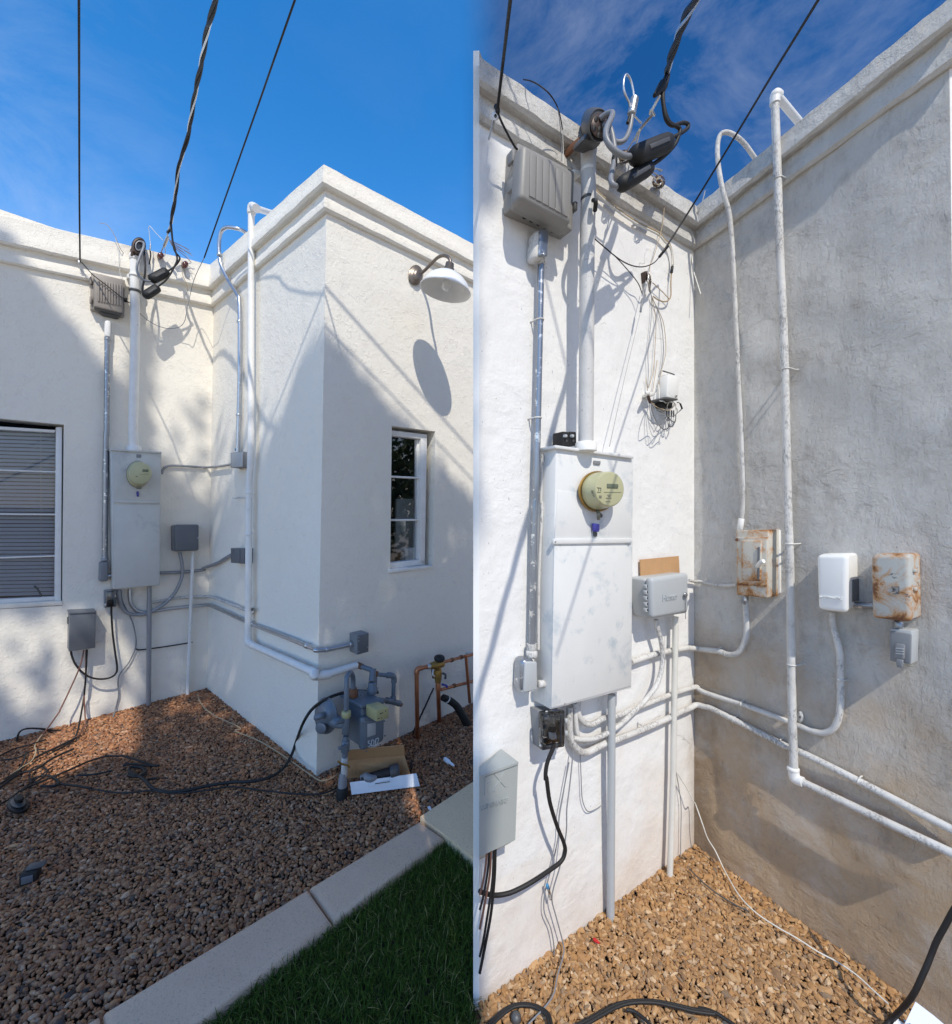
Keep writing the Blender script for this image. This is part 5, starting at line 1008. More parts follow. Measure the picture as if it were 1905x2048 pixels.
sleeve(RA, R1, (1215, 1198), (1482, 1085), .28, 19.5, t)
t = thing('splice', 'slimmer black splice sleeve under the fat one by the right weatherhead', 'splice', R1.P(RA(1225, 1350), .26), 'splice sleeves at the right weatherhead')
sleeve(RA, R1, (1108, 1420), (1340, 1278), .26, 15.5, t)
AX = [R1.P(RA(1440, 680), .28)] + [PD(RA(*p), d) for p, d in (((1472, 560), 1.42), ((1502, 440), 1.3), ((1565, 240), 1.15), ((1640, 85), 1.03), ((1690, 0), .97))]
dv = (AX[-1] - AX[-3]).normalized(); AX += [AX[-1] + dv * k for k in (.2, .6, 1.4, 3.2, 7)]
tl1 = on(RA, R1, .28, (1480, 1065), (1555, 1030), (1622, 985), (1632, 950), (1585, 938), (1510, 958), (1462, 905), (1442, 790)); tl2 = on(RA, R1, [.26, .27, .28, .28, .28, .28, .28, .28, .28], (1338, 1272), (1440, 1200), (1530, 1105), (1568, 1010), (1560, 975), (1490, 935), (1452, 840), (1440, 760), (1440, 700))
twisted('service_drop', 'thick black triplex cable sweeping down to the right weatherhead', AX, .0058, .5, [(M['blackcord'], .0063), (M['blackcord'], .0063), (M['bare'], .0036)], 10, [tl1, tl2])
t = thing('dead_end_clamp', 'flat metal wedge clamp tied between the right service cable and parapet', 'clamp', R1.P(RA(1310, 930), .2))
mk('boot', G().tube(on(RA, R1, [.28, .28], (1440, 650), (1375, 730)), [.016, .006], 8, 1), M['black'], t)
mk('wire', G().tube(on(RA, R1, [.28, .26], (1415, 730), (1350, 850)), .0042, 7, 1), M['whitecable'], t)
a_, b_ = R1.P(RA(1258, 995), .2), R1.P(RA(1368, 865), .25); d_ = (b_ - a_).normalized(); mk('wedge', G().box((a_ + b_) / 2, d_ * (b_ - a_).length / 2, R1.n * .004, d_.cross(R1.n) * .013, .003), M['bronze'] if False else M['galv'], t)
mk('bail', G().tube(on(RA, R1, [.25, .26, .25], (1340, 870), (1350, 835), (1375, 880)), .004, 6), M['bare'], t)
for q in (((1262, 990), (1240, 1030), (1190, 1110), (1160, 1160)), ((1262, 995), (1250, 1050), (1235, 1110), (1215, 1160)), ((1268, 1000), (1245, 1010), (1225, 1080))): mk('wire', G().tube(on(RA, R1, [.2, .16, .10, .06] if len(q) == 4 else [.2, .18, .16], *q), .0027, 6), M['whitecable'], t)
for kx, ky, lb in ((1150, 1195, 'tangled dark insulator knob behind the fat black sleeve'), (1408, 1388, 'dark insulator knob near the right inside corner parapet')):
    t = thing('insulator', lb, 'insulator', R1.P(RA(kx, ky), .05), 'dark knobs on the old parapet')
    mk('post', G().rings(R1, RA, [(kx - 15, ky + 45, 26, 28, .02), (kx - 6, ky + 12, 28, 30, .075)], 14), M['white'], t)
    mk('knob', G().rings(R1, RA, [(kx - 5, ky + 8, 42, 46, .06), (kx - 2, ky + 3, 50, 54, .075), (kx, ky, 42, 46, .085), (kx + 2, ky - 2, 48, 52, .1), (kx + 4, ky - 4, 22, 26, .108)], 18), M['bronze'], t)
    for i in range(6):
        a = i * 1.1; mk('tie_wire', G().tube(on(RA, R1, [.09, .115, .115, .09], (kx + 48 * math.cos(a), ky + 48 * math.sin(a)), (kx + 20 * math.cos(a + 1), ky + 22 * math.sin(a + 1)), (kx + 30 * math.cos(a + 2.2), ky + 28 * math.sin(a + 2.2)), (kx + 52 * math.cos(a + 3), ky + 54 * math.sin(a + 3))), .0022, 5), M['bare'] if i % 2 else M['tancable'], t)
t = thing('frayed_wires', 'short frayed wire ends behind the black sleeves on the old parapet', 'wires', R1.P(RA(1380, 1290), .1))
for q in (((1350, 1300), (1400, 1290), (1435, 1302)), ((1345, 1310), (1390, 1330), (1420, 1360)), ((1360, 1280), (1395, 1290), (1425, 1308)), ((1340, 1330), (1370, 1350), (1380, 1370)), ((1190, 1220), (1240, 1250), (1290, 1265))): mk('wire', G().tube(on(RA, R1, .11, *q), .0026, 5), M['bare'], t)

# --- overhead and stray wires of the right yard
hk = R1.P(RA(172, 850), .09)
q = [hk] + [PD(RA(*p), d) for p, d in (((213, 500), 1.15), ((243, 250), 1.02), ((272, 0), .92))]; q += [q[-1] + (q[-1] - q[-3]) * 3]
t = thing('phone_wire', 'black overhead wire ending at a ring hook left of the warm grey box', 'wire', hk)
mk('span', G().tube(q, .0043, 8, 4), M['blackcord'], t)
mk('ring', G().rings(R1, RA, [(158, 885, 26, 34, .075), (158, 885, 30, 38, .082), (158, 885, 26, 34, .09), (158, 885, 12, 16, .092), (158, 885, 10, 14, .075)], 20), M['white'], t)
mk('hook', G().tube(on(RA, R1, [.08, .05, .01], (150, 900), (128, 1000), (108, 1060)), .004, 7), M['galv'], t)
mk('tie', G().tube(on(RA, R1, [.09, .095, .085], (160, 810), (176, 840), (170, 880)), .007, 7), M['black'], t)
mk('lead', G().tube([hk] + on(RA, R1, [.09, .08, .07, .06], (205, 930), (250, 1020), (300, 1110), (325, 1140)), .0032, 7), M['blackcord'], t)
q3 = on(RA, R1, [.05, .06, .07], (1475, 1865), (1450, 1905), (1415, 1965)); 
q4 = [R1.P(RA(1440, 1925), .12), PD(RB(0, 1480), 1.66), PD(RB(320, 960), 1.45), PD(RB(600, 495), 1.2), PD(RB(905, 0), .98)]; q4 += [q4[-1] + (q4[-1] - q4[-3]) * 1.6]
t = thing('phone_wire', 'slanting black wire crossing the sky in front of the old inside corner', 'wire', q4[0])
mk('span', G().tube(q4, .0033, 8, 4), M['blackcord'], t); mk('boot', G().cyl(R1.P(RC(1410, 130), .10), R1.P(RC(1478, 45), .12), .0052, 8), M['black'], t)
mk('slack', G().tube([R1.P(RC(1410, 130), .10)] + on(RC, R1, [.09, .07, .06, .05, .05, .05, .05, .06], (1375, 170), (1320, 197), (1260, 205), (1190, 190), (1120, 155), (1040, 95), (930, 0), (900, -25)), .0021, 6), M['blackcord'], t)
mk('branch', G().tube(on(RC, R1, .04, (990, 50), (1080, 130), (1180, 240), (1250, 330), (1280, 410)), .0018, 6), M['blackcord'], t)
t = thing('stray_wire', 'thin black wire arching over the old parapet above the warm grey box', 'wire', R1.P(RA(600, 760), .1))
mk('strand', G().tube(on(RA, R1, [.02, .07, .10, .11, .09, .07, .06], (372, 606), (430, 618), (500, 655), (575, 720), (632, 815), (660, 920), (672, 1000)), .0020, 6), M['blackcord'], t)
mk('strand', G().tube(on(RA, R1, [.1, .08, .06, .06], (634, 820), (655, 970), (662, 1100), (664, 1230)), .0012, 5), M['bluegrey'], t); mk('strand', G().tube(on(RA, R1, [.07, .06, .06], (672, 990), (676, 1110), (678, 1248)), .0012, 5), M['whitecable'], t)
t = thing('tan_cables', 'pair of tan cables stapled under the old parapet, drooping near the corner', 'cables', R1.P(RA(1200, 1680), .03))
for dy, mt in ((0, 'tancable'), (16, 'whitecable')): mk('cable', G().tube(on(RA, R1, .018, (918, 1448 + dy), (1060, 1572 + dy), (1230, 1690 + dy), (1400, 1775 + dy), (1452, 1830 + dy)) + on(RC, R1, .018, (1490, 30 + dy), (1510, 110), (1516 - dy * .3, 190)), .0042, 7), M[mt], t)
mk('connector', G().cyl(R1.P(RC(1512, 200), .02), R1.P(RC(1505, 250), .02), .006, 8), M['black'], t)
mk('cable', G().tube(on(RC, R1, .018, (1505, 245), (1500, 330), (1500, 420), (1480, 462), (1440, 470), (1400, 455), (1365, 430)), .0028, 6), M['tancable'], t); mk('cable', G().tube(on(RC, R1, .018, (1490, 455), (1440, 400), (1360, 325)), .0018, 5), M['tancable'], t)
for q in (((1440, 1430), (1448, 1600), (1435, 1720), (1400, 1860), (1360, 1985)), ): pipe('wire', 'fine pale wire hanging from the dark knob by the old corner', 'wire', on(RA, R1, .03, *q) + on(RC, R1, .03, (1345, 180), (1335, 240)), .0016, M['tancable'], 5)
t = thing('wire_knot', 'messy knot of old wires stapled on the sunny wall near the corner', 'wires', R1.P(RC(1325, 290), .02))
mk('peg', G().qbox(RC, R1, [(1302, 235), (1330, 232), (1328, 312), (1308, 315)], .02, .022, .003), M['bronze'], t)
for i in range(9):
    x = 1330 + (i % 3) * 8; q = [(1318 + 3 * i, 240 + 4 * i), (x + 10 * math.sin(i * 2), 275 + 5 * i), (x - 8 * math.cos(i), 320), (1335 + 4 * math.sin(i), 360 + 4 * i), (1348, 405)]; mk('wire', G().tube(on(RC, R1, [.02, .035 + .003 * (i % 3), .03, .025, .015], *q), .0017, 5), M[('bare', 'tancable', 'castgrey')[i % 3]], t)
for q in (((1348, 400), (1355, 520), (1340, 700), (1325, 860), (1328, 1000), (1322, 1130)), ((1350, 420), (1385, 600), (1380, 800), (1365, 1000), (1330, 1130)), ((1350, 420), (1420, 600), (1442, 780), (1438, 900), (1412, 1060), (1385, 1165)), ((1360, 450), (1440, 620), (1462, 800), (1455, 900), (1420, 1020)), ((1395, 920), (1380, 1030), (1360, 1160)), ((1310, 1050), (1318, 1120), (1325, 1160)), ((1430, 1000), (1410, 1100), (1412, 1180))): mk('wire', G().tube(on(RC, R1, .012, *q), .0014, 5), M['bluegrey'] if len(q) > 5 else M['tancable'], t)
t = thing('wire', 'long thin wire with a small crimp dropping down the sunny wall to the cabinet', 'wire', R1.P(RC(1290, 400), .05))
mk('strand', G().tube(on(RC, R1, [.035, .04, .045], (1310, 310), (1295, 380), (1282, 450)), .0015, 5), M['bluegrey'], t); mk('crimp', G().cyl(R1.P(RC(1283, 448), .045), R1.P(RC(1268, 550), .05), .0042, 8), M['bluegrey'], t); mk('strand', G().tube(on(RC, R1, [.05, .06, .08], (1268, 550), (1150, 1040), (1030, 1580)), .0013, 5), M['bluegrey'], t)
for q, r_, mt, lb in ((((1555, 1470), (1480, 1600), (1418, 1690)), .0012, 'whitecable', 0), ): pass
t = thing('corner_wires', 'white cord trailing down the old inside corner under the parapet', 'wires', R2.P(RD(10, 100), .02))
mk('cord', G().tube([R2.P(RB(110, 1340), .05), R2.P(RB(80, 1450), .04), R2.P(RB(40, 1520), .03), R2.P(RB(12, 1600), .02), R2.P(RB(10, 1700), .02), R2.P(RD(14, 60), .02), R2.P(RD(22, 190), .03), R2.P(RD(50, 290), .04), R2.P(RD(78, 380), .05)], .0021, 5), M['whitecable'], t)
mk('cord', G().tube(on(RD, R2, .02, (12, 0), (15, 80), (20, 160)), .0035, 6), M['whitecable'], t)

# --- old phone terminal
t = thing('phone_terminal', 'small white phone block with a nest of loose wires on the sunny wall', 'terminal', R1.P(RI(720, 1080), 0))
mk('block', G().qbox(RI, R1, [(628, 535), (880, 590), (855, 1080), (600, 1040)], .05, .052, .006), M['white'], t)
mk('side_slab', G().qbox(RI, R1, [(560, 540), (640, 530), (610, 1040), (530, 1050)], .03, .032, .003), M['cab'], t)
mk('tray', G().qbox(RI, R1, [(560, 1030), (855, 1075), (850, 1110), (540, 1075)], .07, .072, .003), M['castgrey'], t)
mk('screw', G().rings(R1, RI, [(815, 1010, 20, 22, .05), (815, 1010, 18, 20, .062), (815, 1010, 8, 10, .064)], 12), M['galv'], t)
mk('nail', G().tube(on(RI, R1, .02, (510, 460), (640, 500), (765, 540)), .0028, 6), M['castgrey'], t)
mk('terminal_strip', G().qbox(RI, R1, [(480, 1130), (740, 1150), (720, 1290), (500, 1260)], .03, .032, .003), M['black'], t)
for x in (600, 650, 700, 750): mk('post', G().cyl(R1.P(RI(x, 1330), .03), R1.P(RI(x, 1480), .03), .003, 6), M['castgrey'], t)
mk('knob', G().rings(R1, RI, [(185, 955, 55, 60, .0), (180, 950, 50, 54, .04), (170, 945, 36, 42, .05), (165, 943, 20, 24, .052)], 16), M['white'], t); mk('knob', G().qbox(RI, R1, [(225, 930), (335, 925), (325, 1010), (215, 1020)], .035, .037, .005), M['whitecable'], t)
mk('bundle', G().tube(on(RI, R1, [.03, .03, .025], (180, 1010), (205, 1080), (230, 1160)), .006, 6), M['bronze'], t)
LOOPS = [((230, 1160), (180, 1290), (165, 1420), (210, 1540), (320, 1620), (440, 1660), (520, 1600), (580, 1480)), ((232, 1160), (240, 1340), (300, 1520), (400, 1650), (500, 1620), (560, 1540), (590, 1470)), ((235, 1165), (290, 1370), (370, 1570), (470, 1710), (560, 1755), (640, 1710), (655, 1580), (650, 1460)), ((240, 1165), (330, 1280), (420, 1390), (560, 1450), (700, 1470), (800, 1420), (900, 1330)), ((250, 1160), (380, 1260), (520, 1310), (640, 1330), (740, 1260), (760, 1180)), ((245, 1160), (340, 1300), (480, 1370), (560, 1330), (600, 1250)), ((420, 760), (430, 950), (440, 1110), (520, 1130), (590, 1170), (650, 1090)), ((600, 1220), (640, 1150), (700, 1130), (760, 1160), (800, 1240), (805, 1330)), ((620, 1310), (700, 1290), (760, 1220), (820, 1290), (830, 1370), (780, 1440)), ((610, 1330), (610, 1230), (660, 1140), (700, 1090)), ((820, 1160), (880, 1170), (930, 1280), (860, 1370)), ((580, 1440), (680, 1540), (780, 1590), (800, 1440)), ((560, 1450), (600, 1540), (690, 1550), (700, 1470)), ((660, 1690), (720, 1690), (770, 1600)), ((620, 1480), (630, 1640), (660, 1680))]
for i, q in enumerate(LOOPS): mk('wire', G().tube(on(RI, R1, [.025] + [.035 + .012 * ((i * 3 + j) % 3) for j in range(len(q) - 2)] + [.03], *q), .0017 if i < 6 else .0020, 5), M[('bluegrey', 'bluegrey', 'castgrey', 'bluegrey', 'tancable', 'castgrey', 'whitecable', 'whitecable', 'whitecable', 'whitecable', 'castgrey', 'castgrey', 'bluegrey', 'castgrey', 'bluegrey')[i]], t)
mk('crimp', G().cyl(R1.P(RI(895, 1180), .05), R1.P(RI(940, 1300), .05), .0035, 7), M['black'], t)

# --- slim silver conduit
CR = .03
t = thing('conduit', 'slim galvanised conduit with flaking paint left of the white cabinet', 'conduit', R1.P(RE(400, 1080), CR))
mk('conduit_body', G().qbox(RA, R1, [(476, 1736), (573, 1742), (556, 1985), (460, 1975)], .055, .056, .022, 4), M['whitepeel'], t); mk('cover_plate', G().qbox(RA, R1, [(502, 1742), (572, 1746), (560, 1960), (495, 1952)], .060, .012, .014, 3), M['galvpeel'], t); screws(R1, RA, [(533, 1940)], .062, t, 12)
mk('conduit_body', G().qbox(RC, R1, [(470, -40), (570, -40), (560, 120), (478, 122)], .05, .05, .016, 3), M['whitepeel'], t)
mk('connector', G().lathe(R1.P(RC(508, 190), CR), (0, 0, 1), [(.012, 0), (.0165, .004), (.0165, .016), (.013, .02), (.0155, .026), (.0155, .04)], 16), M['whitepeel'], t)
mk('pipe', G().tube(on(RC, R1, CR, (507, 185), (490, 1000), (466, 1985)) + on(RE, R1, CR, (425, 60), (406, 1075)), rr1(6.6, (1080, 700)), 14, 3), M['galvpeel'], t)
mk('connector', G().lathe(R1.P(RE(404, 1120), CR), (0, 0, 1), [(.013, 0), (.019, .004), (.019, .02), (.0135, .024), (.0165, .03), (.0165, .045)], 16), M['whitepeel'], t)
mk('elbow_body', G().qbox(RE, R1, [(348, 1128), (448, 1135), (452, 1368), (338, 1388)], .058, .06, .022, 4), M['galvpeel'], t); mk('elbow_cover', G().qbox(RE, R1, [(362, 1150), (446, 1150), (448, 1350), (352, 1372)], .063, .012, .016, 3), M['lgrey'], t)
mk('nipple', G().cyl(R1.P(RE(450, 1306), .05), R1.P(RE(492, 1306), .05), .012), M['whitepeel'], t)
t = thing('painted_strip', 'ragged white painted strip of old conduit between silver pipe and cabinet', 'conduit', R1.P(RE(460, 1000), .02)); mk('pipe', G().tube(on(RC, R1, .03, (517, 1640), (505, 1985)) + on(RE, R1, .03, (478, 60), (455, 560), (452, 1060)), .0055, 8, 3), M['whitepeel'], t)

# --- white cabinet
CO_ = .085
t = thing('meter_cabinet', 'flaking white electric meter cabinet on the sunny old wall, round meter above door', 'cabinet', R1.P(RE(800, 1480), 0))
mk('case', G().qbox(RC, R1, [(622, 1592), (1215, 1672), (1201, 3426.8), (581, 3593)], CO_, CO_ + .002, .004), M['cabwhite'], t)
mk('rain_flange', G().qbox(RC, R1, [(616, 1566), (1219, 1648), (1217, 1672), (618, 1592)], CO_ + .012, CO_ + .014, .003), M['cabwhite'], t)
mk('upper_panel', G().qbox(RE, R1, [(592, -68), (1118, -10), (1116, 272), (568, 280)], CO_ + .003, .006, .002), M['cabwhite'], t)
mk('trim_strip', G().qbox(RE, R1, [(560, 276), (1122, 272), (1120, 305), (560, 314)], CO_ + .009, .011, .002), M['cabwhite'], t)
mk('door', G().qbox(RE, R1, [(568, 328), (1116, 322), (1112, 1322), (546, 1480)], CO_ + .004, .007, .003), M['cabwhite'], t)
mk('nameplate', G().qbox(RC, R1, [(912, 1686), (964, 1690), (962, 1718), (912, 1712)], CO_ + .005, .003, .001), M['mgrey'], t)
mt_ = mk('meter', G().rings(R1, RJ, [(925, 806, 330, 372, CO_ + .003), (955, 800, 325, 366, CO_ + .02), (1150, 764, 292, 345, CO_ + .062), (1166, 762, 276, 332, CO_ + .068), (1168, 762, 258, 312, CO_ + .069)], 48), M['meter'], t)
mk('bezel', G().rings(R1, RJ, [(930, 806, 376, 398, CO_ + .003), (932, 806, 376, 398, CO_ + .014), (936, 806, 350, 378, CO_ + .018), (940, 806, 330, 364, CO_ + .016)], 44, (True, False)), M['brass'], mt_)
mk('shroud', G().rings(R1, RJ, [(950, 802, 328, 368, CO_ + .012), (1010, 790, 318, 362, CO_ + .03)], 44, (False, False)), M['metercan'], mt_)
mk('display', G().qbox(RJ, R1, [(1124, 655), (1340, 664), (1334, 748), (1122, 740)], CO_ + .0715, .004, .001), M['lcd'], mt_)
for q in ([(965, 884), (1012, 886), (1012, 938), (965, 936)], [(925, 725), (1010, 735), (1008, 745), (925, 738)], [(955, 745), (962, 745), (962, 800), (955, 800)], [(995, 745), (1003, 745), (1003, 800), (995, 800)], [(925, 815), (1000, 815), (1000, 826), (925, 826)], [(1105, 928), (1205, 928), (1205, 942), (1105, 942)], [(1120, 868), (1190, 868), (1190, 878), (1120, 878)], [(1095, 998), (1185, 998), (1185, 1008), (1095, 1008)], [(1060, 820), (1400, 820), (1400, 824), (1060, 824)], [(1140, 895), (1190, 895), (1190, 904), (1140, 904)]): mk('print', G().qbox(RJ, R1, q, CO_ + .0705, .002), M['metercan'] if q[0][0] != 1060 else M['lcd'], mt_)
for i in range(5): mk('louvre', G().qbox(RJ, R1, [(828 + 10 * i, 790 + 28 * i), (850 + 10 * i, 795 + 28 * i), (852 + 10 * i, 806 + 28 * i), (830 + 10 * i, 802 + 28 * i)], CO_ + .060, .006), M['ink'], mt_)
mk('lock_bracket', G().tube(on(RJ, R1, [CO_ + .02, CO_ + .03, CO_ + .02], (935, 1190), (950, 1260), (950, 1340)), .006, 8), M['metercan'], t); mk('ring_bolt', G().qbox(RJ, R1, [(975, 1200), (1040, 1250), (1035, 1320), (975, 1310)], CO_ + .015, .016, .003), M['castgrey'], t)
mk('seal', G().qbox(RJ, R1, [(872, 1425), (985, 1440), (972, 1600), (880, 1592)], CO_ + .022, .014, .004), M['navy'], t); mk('hasp', G().qbox(RJ, R1, [(872, 1590), (935, 1600), (930, 1690), (880, 1690)], CO_ + .01, .011, .003), M['castgrey'], t)
screws(R1, RE, [(1100, 308), (575, 296), (640, 1448)], CO_ + .01, t, 5)
t = thing('circuit_breaker', 'black twin circuit breaker left on top of the white meter cabinet', 'breaker', R1.P(RC(725, 1568), .04))
for x in (676, 728): mk('pole', G().qbox(RC, R1, [(x, 1462), (x + 50, 1466), (x + 52, 1572), (x - 2, 1568)], .075, .05, .004), M['black'], t); mk('toggle', G().qbox(RC, R1, [(x + 18, 1484), (x + 36, 1486), (x + 36, 1508), (x + 18, 1506)], .085, .02, .003), M['lgrey'], t); mk('terminal', G().rings(R1, RC, [(x + 28, 1535, 9, 10, .074), (x + 28, 1535, 8, 9, .078)], 10), M['castgrey'], t)

# --- irrigation controller and cardboard
t = thing('cardboard_scrap', 'torn tan cardboard scrap tucked behind the pale grey controller', 'cardboard', R1.P(RE(1310, 580), 0)); mk('sheet', G().qbox(RE, R1, [(1176, 424), (1450, 398), (1456, 525), (1180, 588)], .012, .004), M['card'], t)
t = thing('irrigation_controller', 'pale grey controller box with a raised brand word, by the old inside corner', 'utility box', R1.P(RE(1380, 840), 0))
mk('case', G().qbox(RE, R1, [(1214, 560), (1516, 522), (1518, 806), (1236, 848)], .075, .077, .014, 3), M['lgrey'], t)
lid = mk('lid', G().qbox(RE, R1, [(1258, 556), (1523, 518), (1523, 800), (1266, 848)], .105, .034, .016, 4), M['lgrey'], t)
text('brand_word', 'Hunter', M['lgrey'], lid, R1, RE, (1332, 718), (1440, 702), .1055, .0028)
for i in range(5): mk('hinge', G().qbox(RE, R1, [(1216, 600 + i * 42), (1248, 604 + i * 42), (1248, 634 + i * 42), (1216, 630 + i * 42)], .084, .014, .003), M['lgrey'], t); mk('hinge_gap', G().qbox(RE, R1, [(1226, 606 + i * 42), (1233, 607 + i * 42), (1233, 620 + i * 42), (1226, 619 + i * 42)], .0855, .004), M['dark'], t)
mk('lock', G().rings(R1, RE, [(1501, 674, 12, 18, .1), (1501, 674, 12, 18, .116), (1501, 674, 8, 12, .118)], 14), M['galv'], t); mk('key_wire', G().tube(on(RE, R1, .112, (1501, 690), (1497, 760), (1497, 845)), .0012, 5), M['castgrey'], t)

# --- pipes on the sunny wall
pipe('downpipe', 'vertical grey plastic pipe from the white cabinet into the tan gravel', 'pipe', on(RE, R1, .045, (972, 1380), (970, 1988)) + [PZ(RG(985, 1298), -.04)], rr1(7.6, (1222, 1600)), M['mgrey'] if False else M['lgrey'], 16)
pipe('downpipe', 'vertical cream plastic pipe from the pale grey controller into the tan gravel', 'pipe', on(RE, R1, .04, (1428, 830), (1412, 1700), (1408, 1988)) + on(RG, R1, .04, (1416, 905), (1415, 925)), rr1(5.6, (1340, 1500)), M['whitecable'], 14)
pipe('flexible_conduit', 'painted flexible conduit curving from the pale grey controller under the white cabinet', 'conduit', Q1((1288, 850), (1296, 900), (1318, 980), (1332, 1060), (1334, 1140), (1318, 1240), (1282, 1330), (1210, 1425), (1110, 1525), (1020, 1605), (920, 1668), (830, 1698), (740, 1700), (700, 1690), off=[.05, .05, .05, .05, .05, .05, .05, .045, .04, .04, .04, .04, .035, .03]), rr1(4.6, (1280, 1350)), M['whitepeel'], 12)
pa = Q1((1112, 1152), (1200, 1122), (1300, 1090), (1400, 1070), (1470, 1058), (1515, 1052)) + [rcorner(1297, .03)] + Q2((60, 1050), (200, 1066), (270, 1088), (325, 1086), (365, 1050), (392, 990), (404, 920), (402, 840), (392, 700), off=[.02, .022, .025, .03, .03, .03, .03, .03, .03])
cn = pipe('conduit', 'painted conduit from the white cabinet round the old corner to the rusty switch', 'conduit', pa, rr1(5.6, (1300, 1300)), M['whitepeel'], 14); mk('connector', G().cyl(R2.P(RF(390, 735), .03), R2.P(RF(388, 668), .03), rr2(7)), M['galvpeel'], cn)
pb = Q1((738, 1410), (732, 1480), (742, 1535), (785, 1585), (840, 1592), (905, 1555), (1000, 1535), (1100, 1498), (1220, 1450), (1380, 1388), (1480, 1352), off=.022) + [rcorner(1374, .025)] + Q2((70, 1338), (140, 1368), (350, 1435), (560, 1510), (690, 1560), (790, 1600), (880, 1632), (950, 1640), (1010, 1612), (1045, 1550), (1062, 1440), (1062, 1250), (1058, 1080), (1030, 960), (1008, 880), (1004, 790))
pipe('conduit', 'long painted conduit running round the corner and up to the white timer box', 'conduit', pb, rr1(5.0, (1300, 1380)), M['whitepeel'], 14)
pcx = Q1((674, 1470), (672, 1560), (676, 1660), (700, 1735), (750, 1785), (805, 1790), (880, 1752), (940, 1722), (1010, 1700), (1180, 1635), (1350, 1562), (1450, 1512), (1530, 1478), off=.026) + [rcorner(1410, .03)] + Q2((110, 1458), (160, 1472), (360, 1572), (560, 1675), (700, 1745), off=.022) + on(RH, R2, .022, (770, 12), (900, 72), (1250, 250), (1849, 562), (2000, 640))
pipe('conduit', 'lowest long white conduit running round the corner past the tall peeling pipe', 'conduit', pcx, rr1(5.8, (1300, 1420)), M['whitepeel'], 14)
t = thing('short_conduits', 'two short curved white conduit stubs tucked below the white cabinet', 'conduits', R1.P(RE(800, 1700), .02))
for q in (((712, 1440), (714, 1530), (722, 1620), (735, 1690)), ((720, 1690), (790, 1718), (850, 1705), (915, 1668))): mk('stub', G().tube(Q1(*q, off=.02), rr1(4.6), 12), M['whitepeel'], t)
# --- outlet
t = thing('outlet_box', 'weatherproof outlet with clear bubble cover under the white cabinet', 'outlet', R1.P(RE(550, 1780), 0))
mk('back_box', G().qbox(RE, R1, [(455, 1500), (632, 1500), (630, 1748), (476, 1778)], .045, .047, .005), M['mgrey'], t)
for q in ([(478, 1512), (642, 1496), (640, 1520), (482, 1538)], [(480, 1752), (640, 1732), (638, 1756), (482, 1782)], [(476, 1530), (502, 1526), (502, 1760), (478, 1770)], [(616, 1508), (642, 1504), (640, 1740), (614, 1745)]): mk('cover_frame', G().qbox(RE, R1, q, .062, .018, .004), M['clear'], t)
mk('bubble', G().qbox(RE, R1, [(500, 1536), (620, 1516), (618, 1732), (500, 1756)], .098, .04, .014, 3), M['clear'], t)
mk('receptacle', G().qbox(RE, R1, [(510, 1545), (612, 1530), (610, 1730), (512, 1745)], .049, .006, .003), M['castgrey'], t); mk('plug', G().qbox(RE, R1, [(545, 1610), (590, 1600), (580, 1700), (548, 1712)], .085, .04, .008), M['black'], t); mk('adapter', G().qbox(RE, R1, [(548, 1660), (584, 1650), (580, 1705), (552, 1712)], .089, .02, .006), M['lgrey'], t)
for y in (1552, 1640): mk('hinge', G().cyl(R1.P(RE(650, y), .06), R1.P(RE(648, y + 30), .06), .006, 8), M['lgrey'], t)
for q in ((512, 1508), (470, 1700), (470, 1745)): mk('latch', G().rings(R1, RE, [(q[0], q[1], 12, 12, .05), (q[0], q[1], 12, 12, .07), (q[0], q[1], 6, 6, .072)], 10), M['lgrey'], t)
pipe('power_cord', 'thick black power cord bowing from the bubble cover outlet to the left', 'cord', Q1((562, 1720), (555, 1765), (520, 1850), (505, 1920), (503, 1985), off=[.085, .085, .08, .08, .08]) + on(RG, R1, [.08, .08, .08, .08, .08, .08, .08, .08, .07, .06], (520, 200), (545, 380), (600, 560), (645, 670), (655, 740), (625, 810), (540, 875), (420, 955), (320, 1010), (240, 1042)) + on(RG, R1, [.05, .05, .05], (150, 1055), (70, 1040), (36, 1025)), rr1(3.9, (1090, 1650)), M['blackcord'], 10)
# --- lighting transformer at the left edge
t = thing('transformer_box', 'greenish grey lighting transformer with raised lettering at the old wall end', 'utility box', R1.P(RG(150, 800), 0))
fr = [R1.P(RG(*p), .085) for p in ((34, 196), (315, 95), (294, 654), (34, 776))]; bk = [R1.P(RG(34, 128), .004), fr[1] - R1.n * .081, fr[2] - R1.n * .081, R1.P(RG(34, 800), .004)]
mk('case', G().hexa(fr, bk, .0), M['ggrey'], t)
lf = [R1.P(RG(*p), .091) for p in ((34, 190), (318, 88), (317, 104), (34, 208))]; mk('lid', G().hexa(lf, [R1.P(RG(34, 120), .004), lf[1] - R1.n * .087, lf[2] - R1.n * .087, R1.P(RG(34, 136), .004)], 0), M['ggrey'], t)
text('lettering', 'FX', M['ggrey'], t, R1, RG, (70, 325), (235, 262), .0855, .002); text('lettering', 'LUMINAIRE', M['ggrey'], t, R1, RG, (40, 442), (240, 378), .0855, .002)
t = thing('low_voltage_cords', 'bundle of black and brown wires falling from the greenish grey transformer', 'cords', R1.P(RG(110, 900), .08))
